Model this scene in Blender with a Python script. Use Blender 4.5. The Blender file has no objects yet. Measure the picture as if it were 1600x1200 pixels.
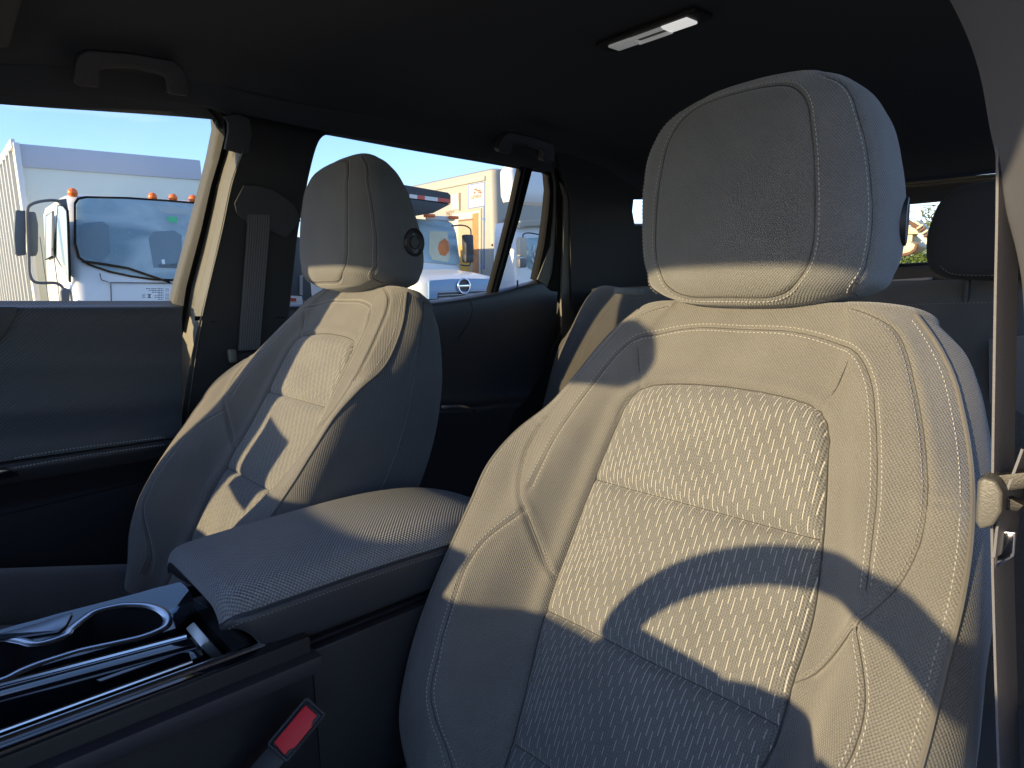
import bpy, bmesh, math, random
import numpy as np
from mathutils import Vector, Matrix
random.seed(4); rng = np.random.default_rng(4)
R = math.radians
scene = bpy.context.scene
COL = scene.collection
# ------------------------------------------------------------------ camera
CAM = np.array([.7365, -.66, 1.32]); FPX = 1034.3
def _basis(yaw, pitch, roll):
    cy, sy, cp, sp = math.cos(yaw), math.sin(yaw), math.cos(pitch), math.sin(pitch)
    f = np.array([-sy*cp, cy*cp, -sp]); r = np.array([cy, sy, 0.]); u = np.cross(r, f)
    c, s = math.cos(roll), math.sin(roll)
    return c*r+s*u, -s*r+c*u, f
CR, CU, CF = _basis(R(48.409), R(9.015), R(-1.557))
cd = bpy.data.cameras.new('camera'); cam = bpy.data.objects.new('camera', cd); COL.objects.link(cam)
M = Matrix.Identity(4)
for i in range(3):
    M[i][0], M[i][1], M[i][2], M[i][3] = CR[i], CU[i], -CF[i], CAM[i]
cam.matrix_world = M
cd.sensor_width = 36; cd.lens = FPX/1600*36; cd.clip_start = .01; cd.clip_end = 3000
scene.camera = cam
scene.render.resolution_x, scene.render.resolution_y = 1024, 768
scene.view_settings.view_transform = 'Standard'; scene.view_settings.look = 'None'
scene.view_settings.exposure = 1.47; scene.view_settings.gamma = 1
try: scene.cycles.use_denoising = True
except Exception: pass
scene.cycles.max_bounces = 10; scene.cycles.diffuse_bounces = 4; scene.cycles.transparent_max_bounces = 16
scene.cycles.sample_clamp_indirect = 6
# ------------------------------------------------------------------ sky and sun
SAZ, SEL = R(9.5), R(14)            # the light travels towards +Y, 9.5 degrees towards +X, 14 degrees down
SD = Vector((math.cos(SEL)*math.sin(SAZ), math.cos(SEL)*math.cos(SAZ), -math.sin(SEL)))
w = bpy.data.worlds.new("World"); scene.world = w; w.use_nodes = True
nt = w.node_tree; nt.nodes.clear()
out = nt.nodes.new('ShaderNodeOutputWorld'); bg = nt.nodes.new('ShaderNodeBackground'); sky = nt.nodes.new('ShaderNodeTexSky')
sky.sky_type = 'NISHITA'; sky.sun_disc = False; sky.sun_elevation = SEL
sky.sun_rotation = R(180)+SAZ; sky.air_density = 1.0; sky.dust_density = .5; sky.ozone_density = 3
bg.inputs[1].default_value = .15
tc = nt.nodes.new('ShaderNodeTexCoord'); mp = nt.nodes.new('ShaderNodeMapping'); mp.inputs['Scale'].default_value = (1.2, 1.2, 7)
nz = nt.nodes.new('ShaderNodeTexNoise'); nz.inputs['Scale'].default_value = 1.6; nz.inputs['Detail'].default_value = 7
rp = nt.nodes.new('ShaderNodeValToRGB'); rp.color_ramp.elements[0].position = .50; rp.color_ramp.elements[1].position = .78
mx = nt.nodes.new('ShaderNodeMix'); mx.data_type = 'RGBA'; mx.inputs[7].default_value = (4.8, 4.9, 5.0, 1)
mm = nt.nodes.new('ShaderNodeMath'); mm.operation = 'MULTIPLY'; mm.inputs[1].default_value = .55
nt.links.new(tc.outputs['Generated'], mp.inputs[0]); nt.links.new(mp.outputs[0], nz.inputs[0]); nt.links.new(nz.outputs[0], rp.inputs[0])
nt.links.new(rp.outputs[0], mm.inputs[0]); nt.links.new(mm.outputs[0], mx.inputs[0]); nt.links.new(sky.outputs[0], mx.inputs[6])
tn = nt.nodes.new('ShaderNodeMix'); tn.data_type = 'RGBA'; tn.blend_type = 'MULTIPLY'; tn.inputs[0].default_value = 1; tn.inputs[7].default_value = (.92, .925, 1.08, 1)
nt.links.new(mx.outputs[2], tn.inputs[6]); nt.links.new(tn.outputs[2], bg.inputs[0]); nt.links.new(bg.outputs[0], out.inputs[0])
sl = bpy.data.lights.new('sun', 'SUN'); sl.energy = 3.45; sl.angle = R(.55); sl.color = (1, .755, .42)
sun = bpy.data.objects.new('sun', sl); COL.objects.link(sun); sun.rotation_euler = SD.to_track_quat('-Z', 'Y').to_euler()

# ------------------------------------------------------------------ helpers
def at(px, py, X=None, Y=None, Z=None, P=None, N=None):
    """point of the photographed place seen at (px, py) of the 1600x1200 picture, on a given world plane"""
    d = (px-800)/FPX*CR-(py-600)/FPX*CU+CF
    if X is not None: s = (X-CAM[0])/d[0]
    elif Y is not None: s = (Y-CAM[1])/d[1]
    elif Z is not None: s = (Z-CAM[2])/d[2]
    else: s = float(np.dot(np.array(P)-CAM, N)/np.dot(d, N))
    return Vector(CAM+d*s)
def tag(o, label=None, cat=None, group=None, kind=None):
    if label: o['label'] = label
    if cat: o['category'] = cat
    if group: o['group'] = group
    if kind: o['kind'] = kind
    return o
def empty(name, loc=(0, 0, 0), rot=(0, 0, 0), **k):
    o = bpy.data.objects.new(name, None); COL.objects.link(o); o.location = loc; o.rotation_euler = rot
    o.empty_display_size = .05
    return tag(o, **k)
def link(name, me, mats, parent=None, smooth=True, inv=True, **k):
    o = bpy.data.objects.new(name, me); COL.objects.link(o)
    for m in (mats if isinstance(mats, (list, tuple)) else [mats]): me.materials.append(m)
    if smooth: me.polygons.foreach_set('use_smooth', [True]*len(me.polygons))
    if parent:
        o.parent = parent
        if inv:       # mesh was written in world coordinates
            bpy.context.view_layer.update()
            o.matrix_parent_inverse = parent.matrix_world.inverted()
    return tag(o, **k)
def mesh(name, V, F, mats, parent=None, smooth=True, inv=True, **k):
    me = bpy.data.meshes.new(name); me.from_pydata([tuple(v) for v in V], [], F); me.update()
    return link(name, me, mats, parent, smooth, inv, **k)
def frombm(name, bm, mats, parent=None, smooth=True, inv=True, **k):
    bmesh.ops.recalc_face_normals(bm, faces=bm.faces)
    me = bpy.data.meshes.new(name); bm.to_mesh(me); bm.free()
    o = link(name, me, mats, parent, smooth, inv, **k)
    if smooth:
        try: me.set_sharp_from_angle(angle=R(40))
        except Exception: pass
    return o
def bev(bm, w, seg=2, ang=30):
    es = [e for e in bm.edges if len(e.link_faces) == 2 and e.calc_face_angle(0) > R(ang)]
    if w > 0 and es: bmesh.ops.bevel(bm, geom=es, offset=w, segments=seg, profile=.6, affect='EDGES', clamp_overlap=True)
    return bm
def bm_prism(pts, off, bm=None):
    bm = bm or bmesh.new(); off = Vector(off)
    a = [bm.verts.new(Vector(p)) for p in pts]; b = [bm.verts.new(Vector(p)+off) for p in pts]
    n = len(a); bm.faces.new(a); bm.faces.new(b[::-1])
    for i in range(n): bm.faces.new((a[i], b[i], b[(i+1) % n], a[(i+1) % n]))
    return bm
def prism(name, pts, off, mat, parent=None, w=.002, seg=2, **k):
    bm = bm_prism(pts, off); bmesh.ops.recalc_face_normals(bm, faces=bm.faces)
    return frombm(name, bev(bm, w, seg), mat, parent, **k)
def bm_box(c, s, rot=None, bm=None, w=0, seg=2):
    b = bmesh.new(); bmesh.ops.create_cube(b, size=1)
    for v in b.verts: v.co = Vector((v.co.x*s[0], v.co.y*s[1], v.co.z*s[2]))
    bev(b, w, seg)
    m = Matrix.Translation(Vector(c)) @ (rot.to_4x4() if rot is not None else Matrix.Identity(4))
    bmesh.ops.transform(b, matrix=m, verts=b.verts)
    if bm is None: return b
    me = bpy.data.meshes.new('t'); b.to_mesh(me); b.free(); bm.from_mesh(me); bpy.data.meshes.remove(me); return bm
def box(name, c, s, mat, parent=None, rot=None, w=.003, seg=2, **k):
    return frombm(name, bm_box(c, s, rot, None, w, seg), mat, parent, **k)
def catmull(P, n=8, closed=False):
    P = [Vector(p) for p in P]; out = []; N = len(P)
    rngk = range(N if closed else N-1)
    for i in rngk:
        p0 = P[(i-1) % N] if closed or i > 0 else P[0]*2-P[1]; p1 = P[i]; p2 = P[(i+1) % N]
        p3 = P[(i+2) % N] if closed or i+2 < N else p2*2-p1
        for j in range(n):
            t = j/n
            out.append(.5*((2*p1)+(p2-p0)*t+(2*p0-5*p1+4*p2-p3)*t*t+(3*p1-p0-3*p2+p3)*t**3))
    if not closed: out.append(P[-1])
    return out
def tube(P, r, seg=8, closed=False, flat=1.0, up=None, bm=None):
    """swept round (or flattened) section"""
    bm = bm or bmesh.new(); P = [Vector(p) for p in P]; n = len(P); rings = []; prev = None
    for i, p in enumerate(P):
        a = P[(i-1) % n] if closed or i > 0 else P[i]; b = P[(i+1) % n] if closed or i < n-1 else P[i]
        t = (b-a).normalized()
        if prev is None:
            u = Vector(up) if up else (Vector((0, 0, 1)) if abs(t.z) < .9 else Vector((1, 0, 0)))
        else: u = prev
        u = (u-t*u.dot(t)).normalized(); prev = u; s = t.cross(u)
        rr = r[i] if isinstance(r, (list, tuple)) else r
        rings.append([bm.verts.new(p+(u*math.cos(2*math.pi*k/seg)*rr*flat+s*math.sin(2*math.pi*k/seg)*rr)) for k in range(seg)])
    for i in range(n if closed else n-1):
        A, B = rings[i], rings[(i+1) % n]
        for k in range(seg): bm.faces.new((A[k], A[(k+1) % seg], B[(k+1) % seg], B[k]))
    if not closed:
        bm.faces.new(rings[0][::-1]); bm.faces.new(rings[-1])
    return bm
def stitch_bm(bm, P, Nn, length=.0031, pitch=.0046, r=.0005, lift=.0004):
    """P, Nn: dense polyline and normals; adds little thread stitches"""
    P = np.array(P, float); Nn = np.array(Nn, float)
    s = np.concatenate([[0], np.cumsum(np.linalg.norm(np.diff(P, axis=0), axis=1))])
    k = 0
    while (k+1)*pitch < s[-1]:
        a, b = k*pitch+.0006, k*pitch+.0006+length
        pa = np.array([np.interp(a, s, P[:, j]) for j in range(3)]); pb = np.array([np.interp(b, s, P[:, j]) for j in range(3)])
        n = np.array([np.interp((a+b)/2, s, Nn[:, j]) for j in range(3)]); n /= np.linalg.norm(n)+1e-9
        t = pb-pa; t /= np.linalg.norm(t)+1e-9; q = np.cross(n, t)
        L = b-a; rings = []
        for f, rr in ((0.0, .3), (.25, 1.0), (.75, 1.0), (1.0, .3)):
            c = pa+t*L*f+n*(lift if 0 < f < 1 else -.0002)
            rings.append([bm.verts.new(c+q*rr*r), bm.verts.new(c+n*rr*r), bm.verts.new(c-q*rr*r), bm.verts.new(c-n*rr*r*.5)])
        for i in range(3):
            for j in range(4): bm.faces.new((rings[i][j], rings[i+1][j], rings[i+1][(j+1) % 4], rings[i][(j+1) % 4]))
        k += 1
    return bm
# ------------------------------------------------------------------ materials
def new_mat(name):
    m = bpy.data.materials.new(name); m.use_nodes = True; nt = m.node_tree; b = nt.nodes['Principled BSDF']
    return m, nt, b
def N_(nt, t, **k):
    n = nt.nodes.new(t)
    for a, v in k.items():
        if a.startswith('i'): n.inputs[int(a[1:])].default_value = v
        else: setattr(n, a, v)
    return n
def math_(nt, op, a, b=None, c=None):
    n = nt.nodes.new('ShaderNodeMath'); n.operation = op
    for i, x in enumerate((a, b, c)):
        if x is None: continue
        if isinstance(x, (int, float)): n.inputs[i].default_value = x
        else: nt.links.new(x, n.inputs[i])
    return n.outputs[0]
def mat(name, col, rough=.6, metal=0, spec=.5, var=0, vscale=40, bump=0, bscale=300, coat=0, emit=None, estr=0, rvar=0):
    m, nt, b = new_mat(name); b.inputs['Base Color'].default_value = (*col, 1)
    b.inputs['Roughness'].default_value = rough; b.inputs['Metallic'].default_value = metal
    b.inputs['Specular IOR Level'].default_value = spec; b.inputs['Coat Weight'].default_value = coat
    if emit: b.inputs['Emission Color'].default_value = (*emit, 1); b.inputs['Emission Strength'].default_value = estr
    tc = N_(nt, 'ShaderNodeTexCoord')
    if var or rvar:
        n = N_(nt, 'ShaderNodeTexNoise'); n.inputs['Scale'].default_value = vscale; n.inputs['Detail'].default_value = 5
        nt.links.new(tc.outputs['Object'], n.inputs['Vector'])
        if var:
            h = N_(nt, 'ShaderNodeHueSaturation'); h.inputs['Color'].default_value = (*col, 1)
            nt.links.new(math_(nt, 'MULTIPLY_ADD', n.outputs[0], 2*var, 1-var), h.inputs['Value']); nt.links.new(h.outputs[0], b.inputs['Base Color'])
        if rvar: nt.links.new(math_(nt, 'MULTIPLY_ADD', n.outputs[0], 2*rvar, rough-rvar), b.inputs['Roughness'])
    if bump:
        n = N_(nt, 'ShaderNodeTexNoise'); n.inputs['Scale'].default_value = bscale; n.inputs['Detail'].default_value = 3
        nt.links.new(tc.outputs['Object'], n.inputs['Vector'])
        bp = N_(nt, 'ShaderNodeBump'); bp.inputs['Strength'].default_value = bump; bp.inputs['Distance'].default_value = .001
        nt.links.new(n.outputs[0], bp.inputs['Height']); nt.links.new(bp.outputs[0], b.inputs['Normal'])
    return m
def fabric(name, col, ribs=(340, 300), amp=.32, bump=.7, insert=False, sheen=.25, icol=None):
    """woven cloth; uv in metres.  insert=True adds the knitted dash pattern where attribute ins > 0"""
    m, nt, b = new_mat(name); L = nt.links
    uv = N_(nt, 'ShaderNodeUVMap'); sp = N_(nt, 'ShaderNodeSeparateXYZ'); L.new(uv.outputs[0], sp.inputs[0]); U, Vv = sp.outputs[0], sp.outputs[1]
    b.inputs['Roughness'].default_value = .9; b.inputs['Specular IOR Level'].default_value = .15
    b.inputs['Sheen Weight'].default_value = sheen; b.inputs['Sheen Roughness'].default_value = .5
    w1 = math_(nt, 'SINE', math_(nt, 'MULTIPLY', U, ribs[0]*2*math.pi)); w2 = math_(nt, 'SINE', math_(nt, 'MULTIPLY', Vv, ribs[1]*2*math.pi))
    weave = math_(nt, 'MULTIPLY', w1, w2)
    nz = N_(nt, 'ShaderNodeTexNoise'); nz.inputs['Scale'].default_value = 750; nz.inputs['Detail'].default_value = 3; L.new(uv.outputs[0], nz.inputs[0])
    n2 = N_(nt, 'ShaderNodeTexNoise'); n2.inputs['Scale'].default_value = 18; n2.inputs['Detail'].default_value = 4; L.new(uv.outputs[0], n2.inputs[0])
    val = math_(nt, 'ADD', math_(nt, 'MULTIPLY', weave, amp*.6), math_(nt, 'MULTIPLY_ADD', nz.outputs[0], amp*3.2, 1-amp*1.6))
    val = math_(nt, 'MULTIPLY', val, math_(nt, 'MULTIPLY_ADD', n2.outputs[0], .30, .85))
    h = N_(nt, 'ShaderNodeHueSaturation'); h.inputs['Color'].default_value = (*col, 1); L.new(val, h.inputs['Value']); colr = h.outputs[0]
    height = math_(nt, 'ADD', weave, nz.outputs[0])
    if insert:
        at_ = N_(nt, 'ShaderNodeAttribute'); at_.attribute_name = 'ins'
        p = .0053
        cu = math_(nt, 'DIVIDE', U, p); ci = math_(nt, 'FLOOR', cu); fu = math_(nt, 'FRACT', cu)
        on_u = math_(nt, 'LESS_THAN', math_(nt, 'ABSOLUTE', math_(nt, 'SUBTRACT', fu, .5)), .075)
        rowj = math_(nt, 'FRACT', math_(nt, 'MULTIPLY', math_(nt, 'SINE', math_(nt, 'MULTIPLY', ci, 12.9898)), 4375.5))
        ph = math_(nt, 'ADD', math_(nt, 'MULTIPLY', ci, .382), math_(nt, 'MULTIPLY', rowj, .12))
        tv = math_(nt, 'FRACT', math_(nt, 'ADD', math_(nt, 'DIVIDE', Vv, .026), ph))
        cx = N_(nt, 'ShaderNodeCombineXYZ'); L.new(math_(nt, 'MULTIPLY', U, .9), cx.inputs[0]); L.new(math_(nt, 'MULTIPLY', Vv, 1.5), cx.inputs[1])
        dn = N_(nt, 'ShaderNodeTexNoise'); dn.inputs['Scale'].default_value = 9; dn.inputs['Detail'].default_value = 1; L.new(cx.outputs[0], dn.inputs[0])
        # dashes get longer towards the lower edge of each quilted field and towards the sides
        duty = math_(nt, 'ADD', math_(nt, 'MULTIPLY_ADD', dn.outputs[0], 1.9, -.42), math_(nt, 'MULTIPLY', math_(nt, 'ABSOLUTE', U), 1.0))
        duty = math_(nt, 'MINIMUM', math_(nt, 'MAXIMUM', duty, .2), .84)
        on = math_(nt, 'MULTIPLY', on_u, math_(nt, 'LESS_THAN', tv, duty))
        inm = math_(nt, 'GREATER_THAN', at_.outputs['Fac'], .5)
        rib = math_(nt, 'SINE', math_(nt, 'MULTIPLY', U, 2*math.pi/.00265))
        ic = N_(nt, 'ShaderNodeHueSaturation'); ic.inputs['Color'].default_value = (*(icol or col), 1)
        L.new(math_(nt, 'MULTIPLY', val, math_(nt, 'MULTIPLY_ADD', rib, .10, 1)), ic.inputs['Value'])
        m1 = N_(nt, 'ShaderNodeMix', data_type='RGBA'); L.new(on, m1.inputs[0]); L.new(ic.outputs[0], m1.inputs[6]); m1.inputs[7].default_value = (.42, .41, .375, 1)
        m2 = N_(nt, 'ShaderNodeMix', data_type='RGBA'); L.new(inm, m2.inputs[0]); L.new(colr, m2.inputs[6]); L.new(m1.outputs[2], m2.inputs[7]); colr = m2.outputs[2]
        height = math_(nt, 'ADD', height, math_(nt, 'MULTIPLY', inm, math_(nt, 'ADD', math_(nt, 'MULTIPLY', on, 1.0), math_(nt, 'MULTIPLY', rib, .6))))
    L.new(colr, b.inputs['Base Color'])
    bp = N_(nt, 'ShaderNodeBump'); bp.inputs['Strength'].default_value = bump; bp.inputs['Distance'].default_value = .0005
    L.new(height, bp.inputs['Height']); L.new(bp.outputs[0], b.inputs['Normal'])
    return m
def twill(name, col, pu=.0024, pv=.0024, rough=.45, bump=.8, amp=.25, diag=True):
    m, nt, b = new_mat(name); L = nt.links
    uv = N_(nt, 'ShaderNodeUVMap'); sp = N_(nt, 'ShaderNodeSeparateXYZ'); L.new(uv.outputs[0], sp.inputs[0]); U, Vv = sp.outputs[0], sp.outputs[1]
    if diag:
        s = math_(nt, 'SINE', math_(nt, 'MULTIPLY', math_(nt, 'ADD', U, Vv), 2*math.pi/pu)); hgt = s
    else:
        a = math_(nt, 'SINE', math_(nt, 'MULTIPLY', U, 2*math.pi/pu)); c = math_(nt, 'SINE', math_(nt, 'MULTIPLY', Vv, 2*math.pi/pv)); hgt = math_(nt, 'MULTIPLY', a, c)
    h = N_(nt, 'ShaderNodeHueSaturation'); h.inputs['Color'].default_value = (*col, 1); L.new(math_(nt, 'MULTIPLY_ADD', hgt, amp, 1), h.inputs['Value']); L.new(h.outputs[0], b.inputs['Base Color'])
    b.inputs['Roughness'].default_value = rough
    bp = N_(nt, 'ShaderNodeBump'); bp.inputs['Strength'].default_value = bump; bp.inputs['Distance'].default_value = .0006
    L.new(hgt, bp.inputs['Height']); L.new(bp.outputs[0], b.inputs['Normal'])
    return m
def glass(name, tint=(1, 1, 1), refl=.05, rough=0.0):
    m = bpy.data.materials.new(name); m.use_nodes = True; nt = m.node_tree; nt.nodes.clear()
    o = N_(nt, 'ShaderNodeOutputMaterial'); t = N_(nt, 'ShaderNodeBsdfTransparent'); t.inputs[0].default_value = (*tint, 1)
    g = N_(nt, 'ShaderNodeBsdfGlossy'); g.inputs['Roughness'].default_value = rough
    f = N_(nt, 'ShaderNodeLayerWeight'); x = N_(nt, 'ShaderNodeMixShader')
    nt.links.new(math_(nt, 'MULTIPLY_ADD', math_(nt, 'POWER', f.outputs['Facing'], 5), .9, .04), x.inputs[0]); nt.links.new(t.outputs[0], x.inputs[1]); nt.links.new(g.outputs[0], x.inputs[2])
    dz = N_(nt, 'ShaderNodeBsdfDiffuse'); dz.inputs[0].default_value = (.6, .6, .58, 1); x2 = N_(nt, 'ShaderNodeMixShader'); tc = N_(nt, 'ShaderNodeTexCoord'); n = N_(nt, 'ShaderNodeTexNoise'); n.inputs['Scale'].default_value = 9; n.inputs['Detail'].default_value = 8
    nt.links.new(tc.outputs['Object'], n.inputs[0]); nt.links.new(math_(nt, 'MULTIPLY', math_(nt, 'POWER', n.outputs[0], 3), .09), x2.inputs[0]); nt.links.new(x.outputs[0], x2.inputs[1]); nt.links.new(dz.outputs[0], x2.inputs[2]); nt.links.new(x2.outputs[0], o.inputs[0])
    return m
FC = (.140, .138, .132)
M_FAB = fabric('seat_fabric', FC, insert=True, icol=(.143, .145, .143))
M_FAB2 = fabric('seat_side_fabric', (.098, .099, .100))
M_HEAD = fabric('headrest_fabric', (.134, .138, .138))
M_THREAD = mat('thread', (.36, .355, .335), .8)
M_THREAD_D = mat('thread_tan', (.22, .21, .19), .8)
M_SEAM = mat('seam_shade', (.055, .054, .052), .9)  # dark lines painted for the shade inside the seam grooves
M_CUSH = fabric('cushion_fabric', (.060, .061, .063))
M_PIPE = mat('piping', (.11, .106, .1), .8, bump=.3, bscale=900)
M_BLACK = mat('black_plastic', (.0135, .0135, .016), .5, bump=.25, bscale=900)
M_BLACK2 = mat('dark_trim', (.014, .014, .016), .6, bump=.2, bscale=700)
M_GLOSS = mat('gloss_black', (.008, .008, .012), .07, spec=.6, coat=.6, rvar=.03, vscale=60)
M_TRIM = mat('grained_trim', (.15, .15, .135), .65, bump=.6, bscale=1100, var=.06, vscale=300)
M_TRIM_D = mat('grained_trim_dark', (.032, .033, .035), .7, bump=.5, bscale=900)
M_RUB = mat('black_rubber', (.012, .012, .012), .95, spec=.08)
M_SILVER = mat('satin_silver', (.55, .56, .6), .22, 1.0)
M_CHROME = mat('chrome', (.8, .8, .85), .08, 1.0)
M_DOOR = twill('door_twill', (.060, .064, .071), .0070, rough=.42, amp=.20, bump=.5)
M_LEATHER = mat('dark_leather', (.038, .039, .043), .42, bump=.35, bscale=500)
M_ARM = twill('armrest_weave', (.235, .240, .250), .0050, .0042, rough=.40, amp=.5, bump=1.3, diag=False)
M_CEIL = mat('headliner_cloth', (.082, .088, .096), .95, bump=.3, bscale=900, spec=.1)
M_BELT = None

# ------------------------------------------------------------------ front seats
# ---- backrest rails: rows at height v (mm) ; nodes (x, n) across
VK=[-190,-120,-60,0,50,100,150,200,250,300,350,400,440,470,495]
RAILS=[
 [(0,-8),(0,-4),(0,-4),(0,-4),(0,-4),(0,-8),(0,-10),(0,-13),(0,-13),(0,-10),(0,-8),(0,-8),(0,-7),(0,-9),(0,-15)],
 [(110,-4),(118,0),(120,0),(122,0),(127,0),(137,-6),(138,-8),(139,-13),(135,-12),(128,-9),(119,-6),(106,-7),(100,-6),(96,-8),(90,-15)],
 [(120,38),(140,45),(165,50),(172,66),(176,66),(186,54),(192,42),(190,32),(184,28),(172,24),(162,17),(148,9),(128,4),(118,-3),(105,-12)],
 [(130,44),(152,56),(186,62),(190,82),(196,82),(208,70),(216,56),(214,42),(214,32),(211,24),(203,14),(185,5),(167,-2),(149,-5),(132,-14)],
 [(140,40),(178,48),(228,62),(238,72),(246,70),(250,65),(252,58),(252,52),(252,45),(245,25),(231,-4),(214,-16),(197,-20),(178,-22),(158,-26)],
 [(146,10),(192,15),(250,25),(268,35),(275,35),(275,30),(270,25),(266,18),(262,0),(254,-20),(242,-35),(227,-42),(212,-42),(195,-44),(170,-42)],
 [(142,-50),(186,-50),(240,-52),(252,-60),(258,-66),(258,-70),(256,-74),(251,-78),(246,-78),(239,-74),(231,-66),(219,-58),(207,-52),(192,-50),(170,-55)],
 [(132,-125),(176,-132),(222,-145),(226,-150),(228,-152),(229,-154),(228,-156),(226,-160),(222,-160),(216,-155),(208,-145),(198,-130),(188,-112),(176,-98),(158,-85)],
 [(90,-150),(110,-150),(120,-155),(120,-158),(120,-160),(120,-162),(120,-165),(120,-168),(120,-168),(120,-165),(120,-156),(118,-142),(112,-122),(105,-106),(95,-90)],
 [(0,-154),(0,-150),(0,-155),(0,-158),(0,-160),(0,-162),(0,-165),(0,-168),(0,-168),(0,-165),(0,-156),(0,-142),(0,-122),(0,-106),(0,-90)],
]
def pchip(x,y,q):
    x=np.asarray(x,float);y=np.asarray(y,float);q=np.asarray(q,float)
    h=np.diff(x);d=(np.diff(y,axis=0).T/h).T
    m=np.zeros_like(y)
    a,b=d[:-1],d[1:]
    hh=h if y.ndim==1 else h[:,None]
    w1=2*hh[1:]+hh[:-1];w2=hh[1:]+2*hh[:-1]
    with np.errstate(all='ignore'):
        mm=(w1+w2)/(w1/a+w2/b)
    mm=np.where(a*b>0,mm,0); m[1:-1]=np.nan_to_num(mm); m[0]=d[0]; m[-1]=d[-1]
    i=np.clip(np.searchsorted(x,q)-1,0,len(x)-2)
    H=x[i+1]-x[i];t=(q-x[i])/H
    if y.ndim>1: t=t[:,None];H=H[:,None]
    return (1+2*t)*(1-t)**2*y[i]+t*(1-t)**2*H*m[i]+t*t*(3-2*t)*y[i+1]-t*t*(1-t)*H*m[i+1]
_R=np.array(RAILS,float)          # rails x rows x 2
def cspl(x,y,q):  # smooth (catmull-type finite difference) along rows
    x=np.asarray(x,float);y=np.asarray(y,float);q=np.clip(np.asarray(q,float),x[0],x[-1])
    m=np.gradient(y,x,axis=0)
    i=np.clip(np.searchsorted(x,q)-1,0,len(x)-2);H=x[i+1]-x[i];t=(q-x[i])/H
    sh=(len(q),)+(1,)*(y.ndim-1);t=t.reshape(sh);H=H.reshape(sh)
    return (1+2*t)*(1-t)**2*y[i]+t*(1-t)**2*H*m[i]+t*t*(3-2*t)*y[i+1]-t*t*(1-t)*H*m[i+1]
def rails_at(v):   # v array mm -> (len(v), rails, 2)
    return cspl(VK,np.transpose(_R,(1,0,2)),np.atleast_1d(v))
NA=np.array([0,3,5,6.2,7.4,8.2,9.4,11,12.5,14.])  # parameter of each rail
def section(rl,a):   # rl (rails,2), a array of params -> (len,2) with symmetric closure
    ext=np.vstack([[-rl[1][0],rl[1][1]],rl,[-rl[-2][0],rl[-2][1]]]);ea=np.concatenate([[-NA[1]],NA,[2*NA[-1]-NA[-2]]])
    m=np.zeros_like(ext);m[1:-1]=(ext[2:]-ext[:-2])/(ea[2:]-ea[:-2])[:,None]
    m[0]=m[1];m[-1]=m[-2]
    i=np.clip(np.searchsorted(ea,a)-1,1,len(ea)-3);H=(ea[i+1]-ea[i])[:,None];t=((a-ea[i])/H[:,0])[:,None]
    return (1+2*t)*(1-t)**2*ext[i]+t*(1-t)**2*H*m[i]+t*t*(3-2*t)*ext[i+1]-t*t*(1-t)*H*m[i+1]
_AF=np.linspace(0,7.4,160)
def front_n(x,v):    # height of front surface, x in mm (any sign), v mm, arrays
    x=np.atleast_1d(np.abs(x)).astype(float);v=np.atleast_1d(v).astype(float)
    rl=rails_at(v);out=np.zeros(len(x))
    for k in range(len(x)):
        s=section(rl[k],_AF);out[k]=np.interp(x[k],s[:,0],s[:,1])
    return out
# headrest: rows v, (w, nf, nb)
HV=[-5,0,6,15,40,90,140,185,212,230,239,243]
HT=[(20,-50,-70),(72,0,-90),(98,14,-112),(117,24,-126),(131,31,-137),(138,36,-131),(136,36,-108),(124,32,-85),(104,20,-66),(74,0,-48),(44,-12,-36),(8,-21,-26)]
HP=2.9
def hrow(v): return cspl(HV,np.array(HT,float),np.atleast_1d(v))
def head_n(x,v):
    r=hrow(v);w,nf,nb=r[:,0],r[:,1],r[:,2];c=(nf+nb)/2;h=(nf-nb)/2
    t=np.clip(1-(np.abs(x)/w)**HP,0,1);return c+h*t**(1/HP)
RV_ = R(28); SN = Vector((0, -math.cos(RV_), math.sin(RV_))); SV = Vector((0, math.sin(RV_), math.cos(RV_)))
RH_ = R(5); HN = Vector((0, -math.cos(RH_), math.sin(RH_))); HVv = Vector((0, math.sin(RH_), math.cos(RH_)))
SO = Vector((0, -.02, .032)); HO = SO+SV*.490+Vector((-.011, 0, 0))
def sp(x, v, n): return np.outer(np.atleast_1d(x)/1000, (1, 0, 0))+np.outer(np.atleast_1d(v)/1000, SV)+np.outer(np.atleast_1d(n)/1000, SN)+np.array(SO)
def hp(x, v, n): return np.outer(np.atleast_1d(x)/1000, (1, 0, 0))+np.outer(np.atleast_1d(v)/1000, HVv)+np.outer(np.atleast_1d(n)/1000, HN)+np.array(HO)
def resample(P, step):
    P = np.array(catmull([(a, b, 0) for a, b in P], 8))[:, :2]; s = np.concatenate([[0], np.cumsum(np.hypot(*np.diff(P, axis=0).T))])
    q = np.arange(0, s[-1]+1e-6, step); return np.c_[np.interp(q, s, P[:, 0]), np.interp(q, s, P[:, 1])]
def pdist(Q, P, chunk=20000):
    P = np.asarray(P, float); out = np.full(len(Q), 1e9); A, B = P[:-1], P[1:]; D = B-A; LL = (D*D).sum(1)+1e-12
    for c in range(0, len(Q), chunk):
        q = Q[c:c+chunk, None, :]; t = np.clip(((q-A)*D).sum(2)/LL, 0, 1); d = q-(A+t[..., None]*D); out[c:c+chunk] = np.sqrt((d*d).sum(2)).min(1)
    return out
INS_TOP = [(0, 401), (40, 400), (70, 397), (90, 393), (104, 386), (112, 376), (118.2, 360), (121.0, 340)]
OUTER = resample([(105, 495), (125, 487), (149, 472), (163, 452), (178, 419), (191, 387), (202, 355), (212, 317), (215, 283), (209, 250), (197, 226), (186, 211), (171, 185), (156, 163), (140, 149)], 4)
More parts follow.
